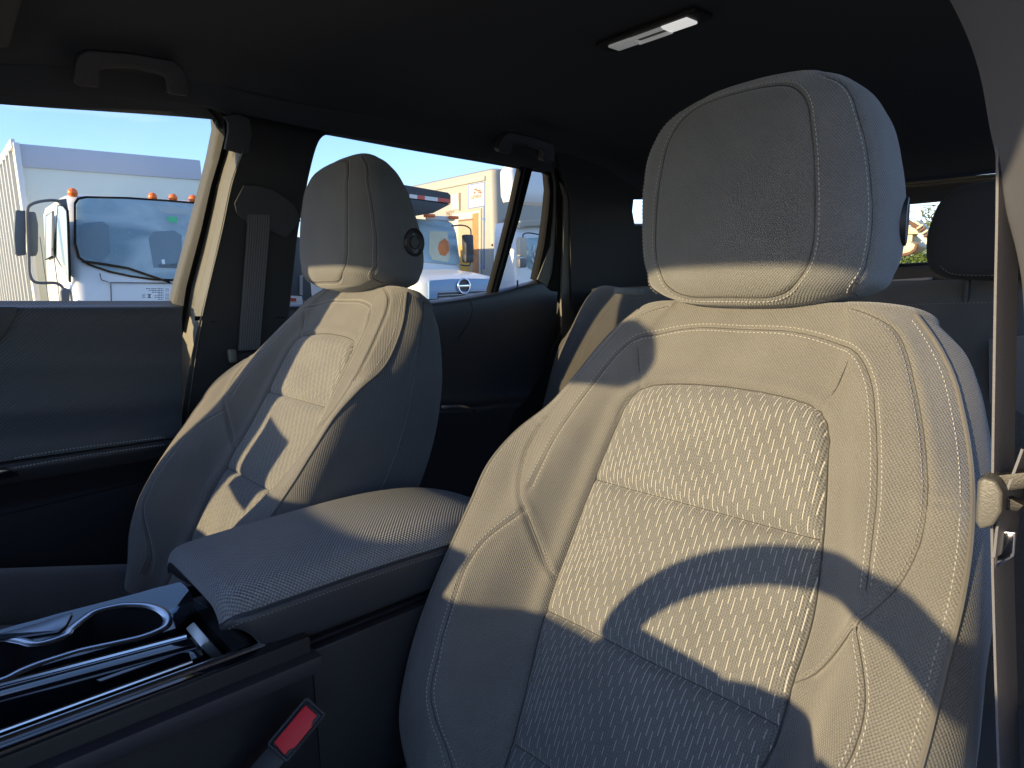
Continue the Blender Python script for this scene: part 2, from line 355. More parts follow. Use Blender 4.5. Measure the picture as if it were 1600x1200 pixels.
DBL = resample([(0, 467), (50, 467), (92, 459), (125, 444), (145, 417), (158, 382), (168, 350), (178, 310), (184, 269), (188, 236)], 4)
LOW = resample([(186, 211), (209, 166), (213, 131), (207, 102), (195, 63), (187, 30), (183, -3), (175, -33), (161, -59), (150, -80), (140, -110)], 4)
YOKE = np.array([(104, 388), (114, 412), (122, 441)], float); SHORT = np.array([(212, 317), (228, 320), (243, 321)], float)
SEAMV = (-200, -27, 112, 271, 401)
def ins_edge(v):
    r = rails_at(np.clip(v, -190, 495))[:, 1, 0]
    top = np.array(INS_TOP, float); lim = np.where(v > 340, np.interp(v, top[::-1][:, 1], top[::-1][:, 0]), 1e9)
    return np.where(v > 401, -1, np.minimum(r, lim))
def ins_sd(x, v):
    """signed distance-like value, positive inside the insert"""
    ax = np.abs(x); vv = np.linspace(-200, 340, 66); e = np.c_[ins_edge(vv), vv]
    P = np.vstack([e, np.array(INS_TOP, float)[::-1]]); P[:, 0] = np.maximum(P[:, 0], 0)
    d = pdist(np.c_[ax, v], P); ins = ax < ins_edge(v); return np.where(ins, d, -d)
def disp(x, v):
    ax = np.abs(x); Q = np.c_[ax, v]; D = np.zeros(len(ax)); sd = ins_sd(x, v)
    g = lambda d, w: np.exp(-(d/w)**2)
    D -= 3.6*g(np.abs(sd), 2.6)
    D += np.where(sd < 0, 2.2*np.exp(-((np.abs(sd)-9)/7)**2), 0)
    ramp = np.clip(sd/22, 0, 1); ramp = ramp*(2-ramp)
    for a, b in zip(SEAMV[:-1], SEAMV[1:]):
        t = (v-a)/(b-a); m = (t > 0) & (t < 1) & (sd > 0)
        D += np.where(m, 8.5*ramp*np.clip(1-np.abs(2*t-1)**8, 0, 1), 0)
    for s_ in SEAMV[1:-1]: D -= np.where(sd > 0, 3.0*np.exp(-np.abs(v-s_)/2.0), 0)
    for P, dep, wd in ((OUTER, 2.0, 1.7), (DBL, 1.8, 2.0), (LOW, 1.8, 1.9), (YOKE, 1.1, 1.4), (SHORT, .9, 1.3)):
        d = pdist(Q, P); D -= dep*g(d, wd); D += .7*g(d-6, 3.5)
    return D
def seat_surface():
    aS = np.concatenate([np.linspace(0, 3, 66)[:-1], np.linspace(3, 7.4, 72)[:-1], np.linspace(7.4, 14, 46)])
    vS = np.linspace(-190, 495, 300); rl = rails_at(vS); H = len(aS)
    half = np.zeros((len(vS), H, 2))
    for i in range(len(vS)): half[i] = section(rl[i], aS)
    rows = [(vS[i], half[i]) for i in range(len(vS))]
    for th in np.linspace(0, 90, 12)[1:]:
        c, s = 1-math.cos(R(th)), math.sin(R(th)); h = half[-1].copy(); mid = (h[0, 1]+h[-1, 1])/2
        h[:, 0] *= 1-.16*c; h[:, 1] = mid+(h[:, 1]-mid)*(1-.8*c); rows.append((495+16*s, h))
    X = []; Vv = []; Nn = []; S = []
    for v, h in rows:
        arc = np.concatenate([[0], np.cumsum(np.hypot(*np.diff(h, axis=0).T))])
        X.append(np.concatenate([h[:, 0], -h[-2:0:-1, 0]])); Nn.append(np.concatenate([h[:, 1], h[-2:0:-1, 1]])); Vv.append(np.full(2*H-2, v)); S.append(np.concatenate([arc, -arc[-2:0:-1]]))
    return np.array(X), np.array(Vv), np.array(Nn), np.array(S), np.concatenate([aS, -aS[-2:0:-1]])
def grid_normals(P):
    du = np.roll(P, -1, 1)-np.roll(P, 1, 1); dv = np.gradient(P, axis=0); n = np.cross(du, dv); return n/(np.linalg.norm(n, axis=2, keepdims=True)+1e-12)
def make_grid_part(name, P, UV, mask, mats, parent, attr=None, closed_u=True, cap=None):
    """faces of the grid where mask(face) is true become one mesh"""
    nr, nc = P.shape[:2]; idx = np.arange(nr*nc).reshape(nr, nc)
    a = idx[:-1, :]; b = np.roll(idx, -1, 1)[:-1, :]; c = np.roll(idx, -1, 1)[1:, :]; d = idx[1:, :]
    F = np.stack([a, b, c, d], 2)[mask]; used = np.unique(F); remap = -np.ones(nr*nc, int); remap[used] = np.arange(len(used))
    V = P.reshape(-1, 3)[used]; F2 = remap[F]
    me = bpy.data.meshes.new(name); me.vertices.add(len(V)); me.vertices.foreach_set('co', V.ravel())
    me.loops.add(F2.size); me.loops.foreach_set('vertex_index', F2.ravel().astype(np.int32)); me.polygons.add(len(F2))
    me.polygons.foreach_set('loop_start', (np.arange(len(F2))*4).astype(np.int32)); me.update(calc_edges=True)
    uvl = me.uv_layers.new(name='UVMap'); uvv = UV.reshape(-1, 2)[used][F2.ravel()]; uvl.data.foreach_set('uv', uvv.ravel())
    if attr is not None:
        at_ = me.attributes.new('ins', 'FLOAT', 'POINT'); at_.data.foreach_set('value', attr.ravel()[used].astype(np.float32))
    if cap is not None:
        bm = bmesh.new(); bm.from_mesh(me); be = [e for e in bm.edges if e.is_boundary and all(v.co.z > cap for v in e.verts)]
        if be: bmesh.ops.contextual_create(bm, geom=be)
        bm.to_mesh(me); bm.free()
    me.validate(); me.update()
    return link(name, me, mats, parent, True, False)
def surf_line(P2, side, off=0.0, lift=.0):
    """polyline in (x, v) mm -> 3d points and normals on the quilted front surface; off = sideways shift in mm"""
    P2 = np.array(P2, float); t = np.gradient(P2, axis=0); t /= np.linalg.norm(t, axis=1, keepdims=True)+1e-9; P2 = P2+np.c_[-t[:, 1], t[:, 0]]*off
    def ev(x, v): return sp(x, v, front_n(x, v)+disp(x, v))
    x, v = P2[:, 0], P2[:, 1]; p = ev(x, v); px = ev(x+2, v)-ev(x-2, v); pv = ev(x, v+2)-ev(x, v-2)
    n = np.cross(px, pv); n /= np.linalg.norm(n, axis=1, keepdims=True)+1e-9
    if n[:, 1].mean() > 0: n = -n
    p = p+n*lift
    if side < 0: p = p*[-1, 1, 1]; n = n*[-1, 1, 1]
    return p, n
def build_seat():
    root = empty('front_seat', (.37, -.21, .82))
    X, V, Nn, S, A = seat_surface(); P = sp(X.ravel(), V.ravel(), Nn.ravel()).reshape(*X.shape, 3); nrm = grid_normals(P)
    if nrm[150, 0, 1] > 0: nrm = -nrm
    front = (np.abs(A) <= 7.45); D = np.zeros(X.shape); fm = np.repeat(front[None], X.shape[0], 0) & (V <= 495)
    D[fm] = disp(X[fm], V[fm]); fade = np.clip((7.6-np.abs(A))/.5, 0, 1)[None]; D *= fade
    sd = np.full(X.shape, -20.); sd[fm] = ins_sd(X[fm], V[fm])
    P = P+nrm*(D/1000)[..., None]; UV = np.stack([S/1000, V/1000], 2); att = np.clip(.5+sd/8, 0, 1)
    fa = np.abs(A); fc = np.repeat(((fa+np.roll(fa, -1))/2)[None], X.shape[0]-1, 0)
    sdc = (sd[:-1]+np.roll(sd, -1, 1)[:-1]+sd[1:]+np.roll(sd, -1, 1)[1:])/4
    make_grid_part('backrest', P, UV, (fc < 7.4) & (sdc <= 0), M_FAB, root, att)
    make_grid_part('center_insert', P, UV, (fc < 7.4) & (sdc > 0), M_FAB, root, att)
    sgn = np.repeat((A >= 0)[None], X.shape[0]-1, 0)
    for s_ in (True, False): make_grid_part('side_panel', P, UV, (fc >= 7.4) & (fc < 9.4) & (sgn == s_), M_FAB2, root)
    make_grid_part('seat_back_cover', P, UV, fc >= 9.4, M_FAB2, root)
    # closing strip over the rounded top
    i0 = P.shape[0]-1; nc = P.shape[1]; H = (nc+2)//2; VV = []; FF = []
    for j in range(H): VV.append(P[i0, j]); VV.append(P[i0, (nc-j) % nc])
    for j in range(1, H-1): FF.append((2*j, 2*j+2, 2*j+3, 2*j+1)) if j < H-2 else None
    mesh('top_seam', VV, [f for f in FF if f], M_FAB2, root, True, False)
    # piping beads
    vv = np.linspace(-188, 495, 130); pr = rails_at(vv)
    for s_ in (1, -1):
        frombm('piping', tube([Vector(p) for p in sp(pr[:, 4, 0]*s_, vv, pr[:, 4, 1])], .0023, 7), M_PIPE, root, inv=False)
        frombm('piping', tube([Vector(p) for p in sp((pr[:, 6, 0]+.2)*s_, vv, pr[:, 6, 1])], .0016, 6), M_PIPE, root, inv=False)
    bm = bmesh.new(); bd = bmesh.new()
    for s_ in (1, -1):
        for off in (4.2, -4.2): stitch_bm(bm, *surf_line(DBL, s_, off))
        for off in (3.6, -3.6): stitch_bm(bm, *surf_line(LOW[2:], s_, off))
        stitch_bm(bd, *surf_line(OUTER, s_, -3.2), length=.0028)
        pp = np.c_[pr[:, 4, 0]-6.5, vv][4:-6]; pp = pp[(pp[:, 1] < 480)]
        p_, n_ = surf_line(np.c_[np.interp(vv, vv, pr[:, 4, 0])-7, vv][::2], s_); stitch_bm(bm if s_ > 0 else bd, p_, n_, length=.0028)
    bl = bmesh.new()
    for s_ in (1, -1):
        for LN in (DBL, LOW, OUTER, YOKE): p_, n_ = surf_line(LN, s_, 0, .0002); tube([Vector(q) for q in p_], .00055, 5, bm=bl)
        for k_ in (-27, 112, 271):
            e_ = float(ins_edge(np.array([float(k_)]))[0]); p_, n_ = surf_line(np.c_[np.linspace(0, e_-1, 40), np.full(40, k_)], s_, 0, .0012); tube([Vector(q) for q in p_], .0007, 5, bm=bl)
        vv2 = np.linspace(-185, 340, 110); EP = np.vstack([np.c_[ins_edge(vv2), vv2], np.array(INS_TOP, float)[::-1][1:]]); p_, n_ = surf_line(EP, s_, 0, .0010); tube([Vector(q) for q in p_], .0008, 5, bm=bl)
    frombm('seam_shade_line', bl, M_SEAM, root, inv=False)
    frombm('seam_stitching', bm, M_THREAD, root, smooth=False, inv=False, kind='stuff')
    frombm('tonal_stitching', bd, M_THREAD_D, root, smooth=False, inv=False, kind='stuff')
    # headrest ----------------------------------------------------------------------------
    vs = np.concatenate([np.linspace(-5, 0, 5)[:-1], np.linspace(0, 15, 12)[:-1], np.linspace(15, 215, 96)[:-1], np.linspace(215, 243, 26)]); rr = hrow(vs)
    th = np.linspace(0, 2*np.pi, 280, endpoint=False)-math.pi/2
    c_, s_ = np.cos(th), np.sin(th); e = 2/HP
    X = rr[:, 0:1]*np.sign(c_)*np.abs(c_)**e; nf, nb = rr[:, 1:2], rr[:, 2:3]; Nn = (nf+nb)/2-(nf-nb)/2*np.sign(s_)*np.abs(s_)**e; Vv = np.repeat(vs[:, None], len(th), 1)
    Vv = Vv+6*np.clip((Nn-nf)/60, -1, 0)*np.clip((40-Vv)/40, 0, 1)*-1
    # even spacing along each section
    for i in range(len(vs)):
        xx = np.append(X[i], X[i, 0]); nn = np.append(Nn[i], Nn[i, 0]); s = np.concatenate([[0], np.cumsum(np.hypot(np.diff(xx), np.diff(nn)))]); q = np.linspace(0, s[-1], len(th), endpoint=False); X[i] = np.interp(q, s, xx); Nn[i] = np.interp(q, s, nn)
    P = hp(X.ravel(), Vv.ravel(), Nn.ravel()).reshape(*X.shape, 3); nrm = grid_normals(P)
    if nrm[60, 0, 1] > 0: nrm = -nrm
    PAN = resample([(0, 8), (48, 9), (74, 21), (89, 50), (91, 90), (86, 145), (75, 190), (54, 213), (26, 221), (0, 222.5)], 3)
    SIDE = resample([(70, 226), (102, 204), (119, 168), (128, 128), (131, 88), (129, 54), (122, 28), (112, 12)], 3)
    Q = np.c_[np.abs(X.ravel()), Vv.ravel()]; mid = ((nf+nb)/2).repeat(len(th), 1).ravel(); fr = Nn.ravel() > mid-6
    d1 = pdist(Q, PAN); sideP = hp(SIDE[:, 0], SIDE[:, 1], head_n(SIDE[:, 0], SIDE[:, 1])); P1 = P.reshape(-1, 3)*[1, 1, 1]; Pa = P1.copy(); Pa[:, 0] = HO.x+np.abs(Pa[:, 0]-HO.x)
    d2 = pdist(Pa*1000, sideP*1000)
    D = np.where(fr, -1.6*np.exp(-(d1/1.7)**2)+.5*np.exp(-((d1-5)/3.5)**2), 0)-1.2*np.exp(-(d2/1.7)**2)+.3*np.exp(-((d2-5)/3.5)**2)
    P = P+nrm*(D.reshape(X.shape)/1000)[..., None]
    su = np.concatenate([np.zeros((len(vs), 1)), np.cumsum(np.linalg.norm(np.diff(P, axis=1), axis=2), 1)], 1); tot = su[:, -1:]+np.linalg.norm(P[:, :1]-P[:, -1:], axis=2); su = np.where(su > tot/2, su-tot, su)
    UV = np.stack([su, Vv/1000], 2); hr = empty('headrest'); hr.parent = root
    m = np.ones((len(vs)-1, len(th)), bool)
    cov = make_grid_part('cover', P, UV, m, M_HEAD, hr)
    bm = bmesh.new(); bm.from_mesh(cov.data); be = [e_ for e_ in bm.edges if e_.is_boundary]
    bmesh.ops.holes_fill(bm, edges=be, sides=400); bm.to_mesh(cov.data); bm.free(); cov.data.polygons.foreach_set('use_smooth', [True]*len(cov.data.polygons))
    bm = bmesh.new()
    def hline(PP, sgn, off):
        t = np.gradient(PP, axis=0); t /= np.linalg.norm(t, axis=1, keepdims=True); Q_ = PP+np.c_[t[:, 1], -t[:, 0]]*off
        x = Q_[:, 0]; v = Q_[:, 1]; n = head_n(x, v); p = hp(x, v, n); q = hp(x, v, n)
        gx = (head_n(x+1, v)-head_n(x-1, v))/2; gv = (head_n(x, v+1)-head_n(x, v-1))/2; nn = -np.outer(gx, (1, 0, 0))-np.outer(gv, HVv)+np.outer(np.ones(len(x)), HN); nn /= np.linalg.norm(nn, axis=1, keepdims=True)
        p = p+nn*.0004
        if sgn < 0: p = p*[-1, 1, 1]+[2*HO.x, 0, 0]; nn = nn*[-1, 1, 1]
        return p, nn
    for s1 in (1, -1):
        stitch_bm(bm, *hline(PAN, s1, 3.4)); stitch_bm(bm, *hline(SIDE[4:], s1, 2.6))
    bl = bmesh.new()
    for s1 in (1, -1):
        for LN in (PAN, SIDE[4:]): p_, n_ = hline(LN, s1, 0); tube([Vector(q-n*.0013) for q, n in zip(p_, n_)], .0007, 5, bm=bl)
    frombm('seam_shade_line', bl, M_SEAM, hr, inv=False)
    frombm('stitching', bm, M_THREAD, hr, smooth=False, inv=False, kind='stuff')
    # round release button on the +X side
    i = int(np.argmin(abs(vs-88))); j = int(np.argmin(np.abs(Nn[i]+80)+(X[i] < 0)*1e3)); nn_ = Vector(nrm[i, j]); c = Vector(P[i, j])-nn_*.004
    if nn_.x < 0: nn_ = -nn_
    q = nn_.to_track_quat('Z', 'Y').to_matrix().to_4x4(); bm = bmesh.new(); prof = [(0, .0045), (.0105, .0045), (.0112, .0052), (.0125, .0034), (.0185, .0038), (.0215, .0062), (.0238, .0055), (.0248, .001), (.0248, -.006)]; rings = []
    for r_, z_ in prof: rings.append([bm.verts.new((r_*math.cos(2*math.pi*k/40), r_*math.sin(2*math.pi*k/40), z_)) for k in range(40)] if r_ > 0 else [bm.verts.new((0, 0, z_))])
    for k in range(40): bm.faces.new((rings[0][0], rings[1][k], rings[1][(k+1) % 40]))
    for a, b in zip(rings[1:-1], rings[2:]):
        for k in range(40): bm.faces.new((a[k], b[k], b[(k+1) % 40], a[(k+1) % 40]))
    bmesh.ops.transform(bm, matrix=Matrix.Translation(c) @ q, verts=bm.verts); frombm('release_button', bm, M_BLACK, hr, inv=False)
    for xx in (-.07, .07):
        a, b = hp(xx*1000, 20, -60)[0], hp(xx*1000, -45, -62)[0]; frombm('headrest_post', tube([a, b], .006, 12), M_CHROME, hr, inv=False)
    # cushion -----------------------------------------------------------------------------
    CO = sp(0, -165, 10)[0]+np.array([0, 0, -.075]); xs = np.linspace(-.262, .262, 61); ys = np.linspace(0, -.50, 50); VV = []; UVs = []; FF = []
    for yi in ys:
        f = -yi/.50
        for x in xs:
            ax = abs(x); bol = .062*np.exp(-((ax-.205)/.042)**2)*(1-.35*f); edge = -.10*max(0, (ax-.215)/.047)**2.2; z = -.035+.12*f+bol+edge-.07*max(0, (f-.86)/.14)**2
            z -= .003*math.exp(-((ax-.165)/.004)**2)+.004*math.exp(-(((yi % -.13)+.065)/.004)**2)*(ax < .15); VV.append(Vector((x, CO[1]+.03+yi, CO[2]+z)))
    for a in range(len(ys)-1):
        for b in range(len(xs)-1): k = a*len(xs)+b; FF.append((k, k+1, k+1+len(xs), k+len(xs)))
    cu = mesh('cushion', VV, FF, M_CUSH, root, True, False); uvl = cu.data.uv_layers.new(name='UVMap')
    for l in cu.data.loops: co = cu.data.vertices[l.vertex_index].co; uvl.data[l.index].uv = (co.x, co.y)
    sm = cu.modifiers.new('s', 'SOLIDIFY'); sm.thickness = .10; sm.offset = -1
    bm = bmesh.new()
    for s1 in (1, -1):
        for o_ in (.183, .192):
            L_ = [Vector((s1*o_, CO[1]+.03+yi, CO[2]-.035+.12*(-yi/.5)+.062*math.exp(-((o_-.205)/.042)**2)*(1-.35*(-yi/.5))+.0005)) for yi in np.linspace(-.02, -.43, 60)]
            stitch_bm(bm, L_, [(0, 0, 1)]*60)
    frombm('cushion_stitching', bm, M_THREAD_D, root, smooth=False, inv=False, kind='stuff')
    frombm('seat_base', bm_box((0, CO[1]-.2, CO[2]-.2), (.44, .44, .12), w=.03), M_BLACK, root, inv=False)
    for s1 in (1, -1):     # recliner side covers between backrest and cushion
        frombm('recliner_cover', bm_prism([Vector((s1*.235, CO[1]+a, CO[2]+b)) for a, b in ((.11, .12), (.02, .05), (-.10, -.02), (-.16, -.10), (.10, -.16), (.14, .0))], (s1*.022, 0, 0)), M_BLACK, root, inv=False)
    return root
def copy_tree(o, parent=None):
    c = o.copy(); COL.objects.link(c)
    if parent: c.parent = parent; c.matrix_parent_inverse = o.matrix_parent_inverse.copy()
    for ch in list(o.children): copy_tree(ch, c)
    return c
seat1 = build_seat(); tag(seat1, 'nearest front seat, its lower backrest crossed by the curved shadow of the steering wheel', 'car seat', 'front seats')
seat2 = copy_tree(seat1); seat2.location = (-.37, -.21-.1075, .82+.0446); seat2.rotation_euler = (-.0773, 0, 0)
seat2['label'] = 'farther front seat beyond the padded armrest, with a rectangular shadow on its backrest'
for c in seat2.children:
    if c.name.startswith('headrest'): c.location = (0, -.0244, -.001)

# ------------------------------------------------------------------ cabin shell (world coordinates)
M_GLASS = glass('window_glass', (.90, .93, .93)); M_WS = glass('windscreen_glass', (.95, .97, .96))
def rows_mesh(name, rows, mats, parent=None, sub=6, thick=None, uvs=1.0, **k):
    """smooth sheet through rows of points (each row the same number of points)"""
    G = [catmull(r, sub) for r in rows]; G = [list(c) for c in zip(*[catmull(list(c), sub) for c in zip(*G)])]
    nr, nc = len(G), len(G[0]); V = [p for r in G for p in r]; F = [(a*nc+b, a*nc+b+1, (a+1)*nc+b+1, (a+1)*nc+b) for a in range(nr-1) for b in range(nc-1)]
    o = mesh(name, V, F, mats, parent, **k); uvl = o.data.uv_layers.new(name='UVMap')
    U = np.zeros((nr, nc, 2)); A = np.array([[tuple(p) for p in r] for r in G])
    U[:, 1:, 0] = np.cumsum(np.linalg.norm(np.diff(A, axis=1), axis=2), 1); U[1:, :, 1] = np.cumsum(np.linalg.norm(np.diff(A, axis=0), axis=2), 0)
    U = U.reshape(-1, 2); lv = np.zeros(len(o.data.loops), np.int32); o.data.loops.foreach_get('vertex_index', lv); uvl.data.foreach_set('uv', U[lv].ravel()*uvs)
    if thick:
        m = o.modifiers.new('s', 'SOLIDIFY'); m.thickness = abs(thick); m.offset = -1 if thick > 0 else 1
    return o
# side plane of the passenger doors: x = SX + k (z - 1.286), leaning in towards the roof
SXK = .30; SX0 = -.765
PN = np.array([1, 0, -SXK]); PP = np.array([SX0, 0, 1.286])
def side(px, py, dx=0.0): return at(px, py, P=PP+np.array([dx, 0, 0]), N=PN)
def sideX(z, dx=0): return SX0+dx+SXK*(z-1.286) if z > 1.286 else SX0+dx
# ---- headliner
def ceil_rows():
    rows = []
    for y, zc, ze in ((-1.10, 1.615, 1.585), (-1.0, 1.650, 1.60), (-.80, 1.715, 1.632), (-.5, 1.742, 1.650), (-.1, 1.745, 1.668), (.3, 1.735, 1.655), (.7, 1.71, 1.638), (1.0, 1.675, 1.62), (1.25, 1.62, 1.585), (1.45, 1.555, 1.55)):
        xe = .655 if y < .9 else .655-.10*(y-.9)
        rows.append([Vector((x*xe/.655, y, zc-(zc-ze)*f)) for x, f in ((-.675, 1.25), (-.655, 1.0), (-.625, .50), (-.56, .20), (-.42, .08), (-.2, .02), (0, 0), (.2, .02), (.42, .08), (.56, .20), (.625, .50), (.655, 1.0), (.675, 1.25))])
    return rows
o = rows_mesh('headliner', ceil_rows(), M_CEIL, sub=6, kind='structure'); tag(o, 'near black cloth headliner curving down to the windows', 'ceiling')
md = o.modifiers.new('s', 'SOLIDIFY'); md.thickness = .03; md.offset = 1
# floor, sills and the lower cabin
box('cabin_floor', (0, .1, .28), (1.5, 3.0, .04), M_BLACK2, kind='structure')
# ---- dome lamp on the ceiling centre line
dl = empty('dome_lamp', at(1017, 53, Z=1.742), label='small clear twin reading lamp set in the dark ceiling', cat='ceiling lamp')
c = at(1017, 53, Z=1.724)
frombm('housing', bm_box(c+Vector((0, 0, .004)), (.205, .052, .008), w=.0035), M_BLACK, dl)
M_LENS = mat('lamp_lens', (.75, .75, .75), .15, .0, spec=1.0, bump=.8, bscale=260, emit=(1, 1, 1), estr=.05)
M_LENS_ON = mat('lamp_lens_lit', (.85, .85, .85), .2, 0, bump=.6, bscale=200, emit=(1, .98, .95), estr=.22)
for s_, m_ in ((-1, M_LENS), (1, M_LENS_ON)):
    frombm('lens', bm_box(c+Vector((s_*.056, 0, -.0015)), (.050, .031, .005), w=.002), m_, dl)
frombm('center_bar', bm_box(c+Vector((0, -.013, -.003)), (.068, .004, .006), w=.001), M_LENS, dl); frombm('center_bar', bm_box(c+Vector((0, .013, -.003)), (.068, .004, .006), w=.001), M_LENS, dl)
# ---- grab handles
def handle(a, b, label, drop=.05, w=.02):
    """flat U shaped grip: wide feet, slim bar standing off the headliner"""
    a, b = Vector(a), Vector(b); r = empty('grab_handle', (a+b)/2, label=label, cat='grab handle', group='grab handles above the side windows')
    d = (b-a).normalized(); inn = Vector((1, 0, -.35)); inn = (inn-d*inn.dot(d)).normalized(); up = d.cross(inn); up = up if up.z > 0 else -up; L = (b-a).length; f = .20*L
    out = [(-.004, -drop*.85), (0, -drop*.35), (.006, -.004), (.02, .006), (L*.5, .009), (L-.02, .006), (L-.006, -.004), (L, -drop*.35), (L+.004, -drop*.85), (L-.002, -drop), (L-f*.85, -drop), (L-f, -drop*.9), (L-f*1.05, -drop*.45), (L-f*1.35, -w*.95), (L*.5, -w*.72), (f*1.35, -w*.95), (f*1.05, -drop*.45), (f, -drop*.9), (f*.85, -drop), (.002, -drop)]
    prism('grip', [a+d*x+up*z+inn*.030 for x, z in out], -inn*.022, M_HANDLE, r, w=.005, seg=3)
    for x in (.5*f, L-.5*f): frombm('mount', bm_box(a+d*x-up*drop*.55+inn*.004, (f*.7, .022, drop*.6), rot=Matrix((d, inn, up)).transposed(), w=.004), M_BLACK, r)
    return r
M_HANDLE = mat('handle_plastic', (.055, .056, .062), .38, bump=.2, bscale=900)
handle(at(108, 78, X=-.585), at(283, 100, X=-.585), 'large dark grab handle above the front side window')
handle(at(775, 205, X=-.575), at(858, 225, X=-.575), 'smaller dark grab handle above the rear side window', drop=.045)
# ---- sun visor, barely in frame
v0 = at(22, 60, X=-.52)
bm = bmesh.new(); pts = [Vector((-.60, v0.y-.03, v0.z-.0)), Vector((-.575, v0.y, v0.z)), Vector((-.30, v0.y+.0, v0.z+.02)), Vector((-.27, v0.y-.03, v0.z+.02)), Vector((-.27, -.90, v0.z-.035)), Vector((-.60, -.90, v0.z-.06))]
vs = prism('sun_visor', pts, (0, 0, .018), mat('visor_cloth', (.085, .085, .083), .9, bump=.3, bscale=700), w=.007, seg=3); tag(vs, 'grey sun visor folded up at the corner of the ceiling', 'sun visor')

# ---- passenger side front door
fd = empty('front_door', (-.77, -.6, .5), label='front door with padded stitched panel below the window showing the crew cab truck', cat='car door')
def drow(y0, y1, dx, ext=(-.55, 0)):
    a = at(0, y0, X=SX0+dx); b = at(262, y1, X=SX0+dx); d = (b-a)
    return [a-d*1.9, a-d*.9, a, a+d*.33, a+d*.66, b, b+d*.10]
rows = [drow(470, 470, -.030), drow(477, 476, -.012), drow(481, 480, .006), drow(492, 491, .011), drow(508, 507, .010), drow(522, 520, .008), drow(560, 558, .015), drow(600, 594, .008), drow(640, 628, .006), drow(662, 645, .020), drow(684, 662, .040), drow(704, 675, .0475), drow(722, 685, .0475)]
rows_mesh('upper_panel', rows, M_DOOR, fd, sub=5)
rows = [drow(724, 686, .0475), drow(728, 688.5, .044), drow(733, 692, .0465), drow(742, 699, .046), drow(757, 712, .034), drow(760, 715, .028)]
rows_mesh('armrest_edge', rows, M_LEATHER, fd, sub=5)
rows = [drow(757, 711, .030), drow(764, 716, .024), drow(790, 735, .012), drow(806, 742, .010)]
rows_mesh('middle_panel', rows, M_BLACK, fd, sub=4)
rows = [drow(807, 743, .016), drow(870, 800, .014), drow(980, 900, .012), drow(1150, 1060, .010), drow(1350, 1240, .010)]
rows_mesh('lower_panel', rows, M_BLACK2, fd, sub=4)
bm = bmesh.new()
for y0, y1 in ((719.5, 682.5), (735, 694)):
    a = at(22, y0-3.5, X=SX0+.0475); b = at(262, y1, X=SX0+.0475); m_ = at(120, (y0*.54+y1*.46)-2.5, X=SX0+.0475); L_ = catmull([a, m_, b], 40); stitch_bm(bm, L_, [(1, 0, .25)]*len(L_), pitch=.0055, length=.0038, r=.0009, lift=.0016)
frombm('armrest_stitching', bm, M_THREAD, fd, smooth=False, kind='stuff')
prism('pull_handle', [at(x, y, X=SX0+.052) for x, y in ((-60, 738), (12, 731), (34, 741), (20, 746), (-60, 760))], (-.01, 0, 0), M_GLOSS, fd, w=.002)
frombm('handle_trim', tube([at(x, y, X=SX0+.056) for x, y in ((-60, 741), (10, 732), (34, 741))], .0012, 6), M_CHROME, fd)
prism('corner_cover', [at(x, y, X=SX0+.014) for x, y in ((-120, 478), (28, 479), (26, 495), (10, 520), (-8, 542), (-120, 560))], (-.03, 0, 0), M_LEATHER, fd, w=.004)
# window frame strips: outlines followed on the leaning side plane, each with its own depth
def strip(name, L, Rr, dx, th, m_, par, w=.0015, fn=side, dxr=None):
    pts = [fn(x, y, dx) for x, y in L]+[fn(x, y, dx if dxr is None else dxr) for x, y in Rr[::-1]]
    n = Vector(PN).normalized(); nl = len(L); bm = bmesh.new(); A = [bm.verts.new(p) for p in pts]; B = [bm.verts.new(p-n*th) for p in pts]
    nn = len(pts)
    m = min(len(L), len(Rr))
    for i in range(m-1):
        a, b = i, i+1; c_, d = nn-1-(i+1), nn-1-i
        bm.faces.new((A[a], A[b], A[c_], A[d])); bm.faces.new((B[d], B[c_], B[b], B[a]))
    for i in range(nn): bm.faces.new((A[i], B[i], B[(i+1) % nn], A[(i+1) % nn]))
    bmesh.ops.recalc_face_normals(bm, faces=bm.faces); return frombm(name, bev(bm, w, 2), m_, par)
strip('window_frame', [(300, 166), (322, 171), (336, 183), (338, 205), (329, 250), (319, 290), (300, 362), (276, 450), (268, 484)], [(306, 152), (337, 166), (350, 184), (352, 210), (342, 250), (330, 290), (314, 362), (291, 450), (281, 520)], -.016, .03, mat('frame_trim_grain', (.050, .052, .050), .7, bump=.8, bscale=900, var=.12, vscale=500), fd, dxr=.000)
strip('door_seal', [(330, 156), (346, 176), (350, 208), (340, 252), (328, 292), (312, 364), (288, 452), (279, 522), (258, 650)], [(345, 150), (361, 178), (364, 208), (352, 250), (341, 290), (325, 362), (302, 450), (285, 540), (266, 655)], -.010, .02, M_RUB, fd)
pts = [side(x, y, -.012) for x, y in ((-900, 165), (0, 151), (100, 150), (200, 156), (322, 171), (336, 183), (340, 203), (334, 240), (300, 385), (275, 482), (0, 482), (-900, 482))]
gl = mesh('window_pane', pts, [tuple(range(len(pts)))], M_GLASS, fd, smooth=False)
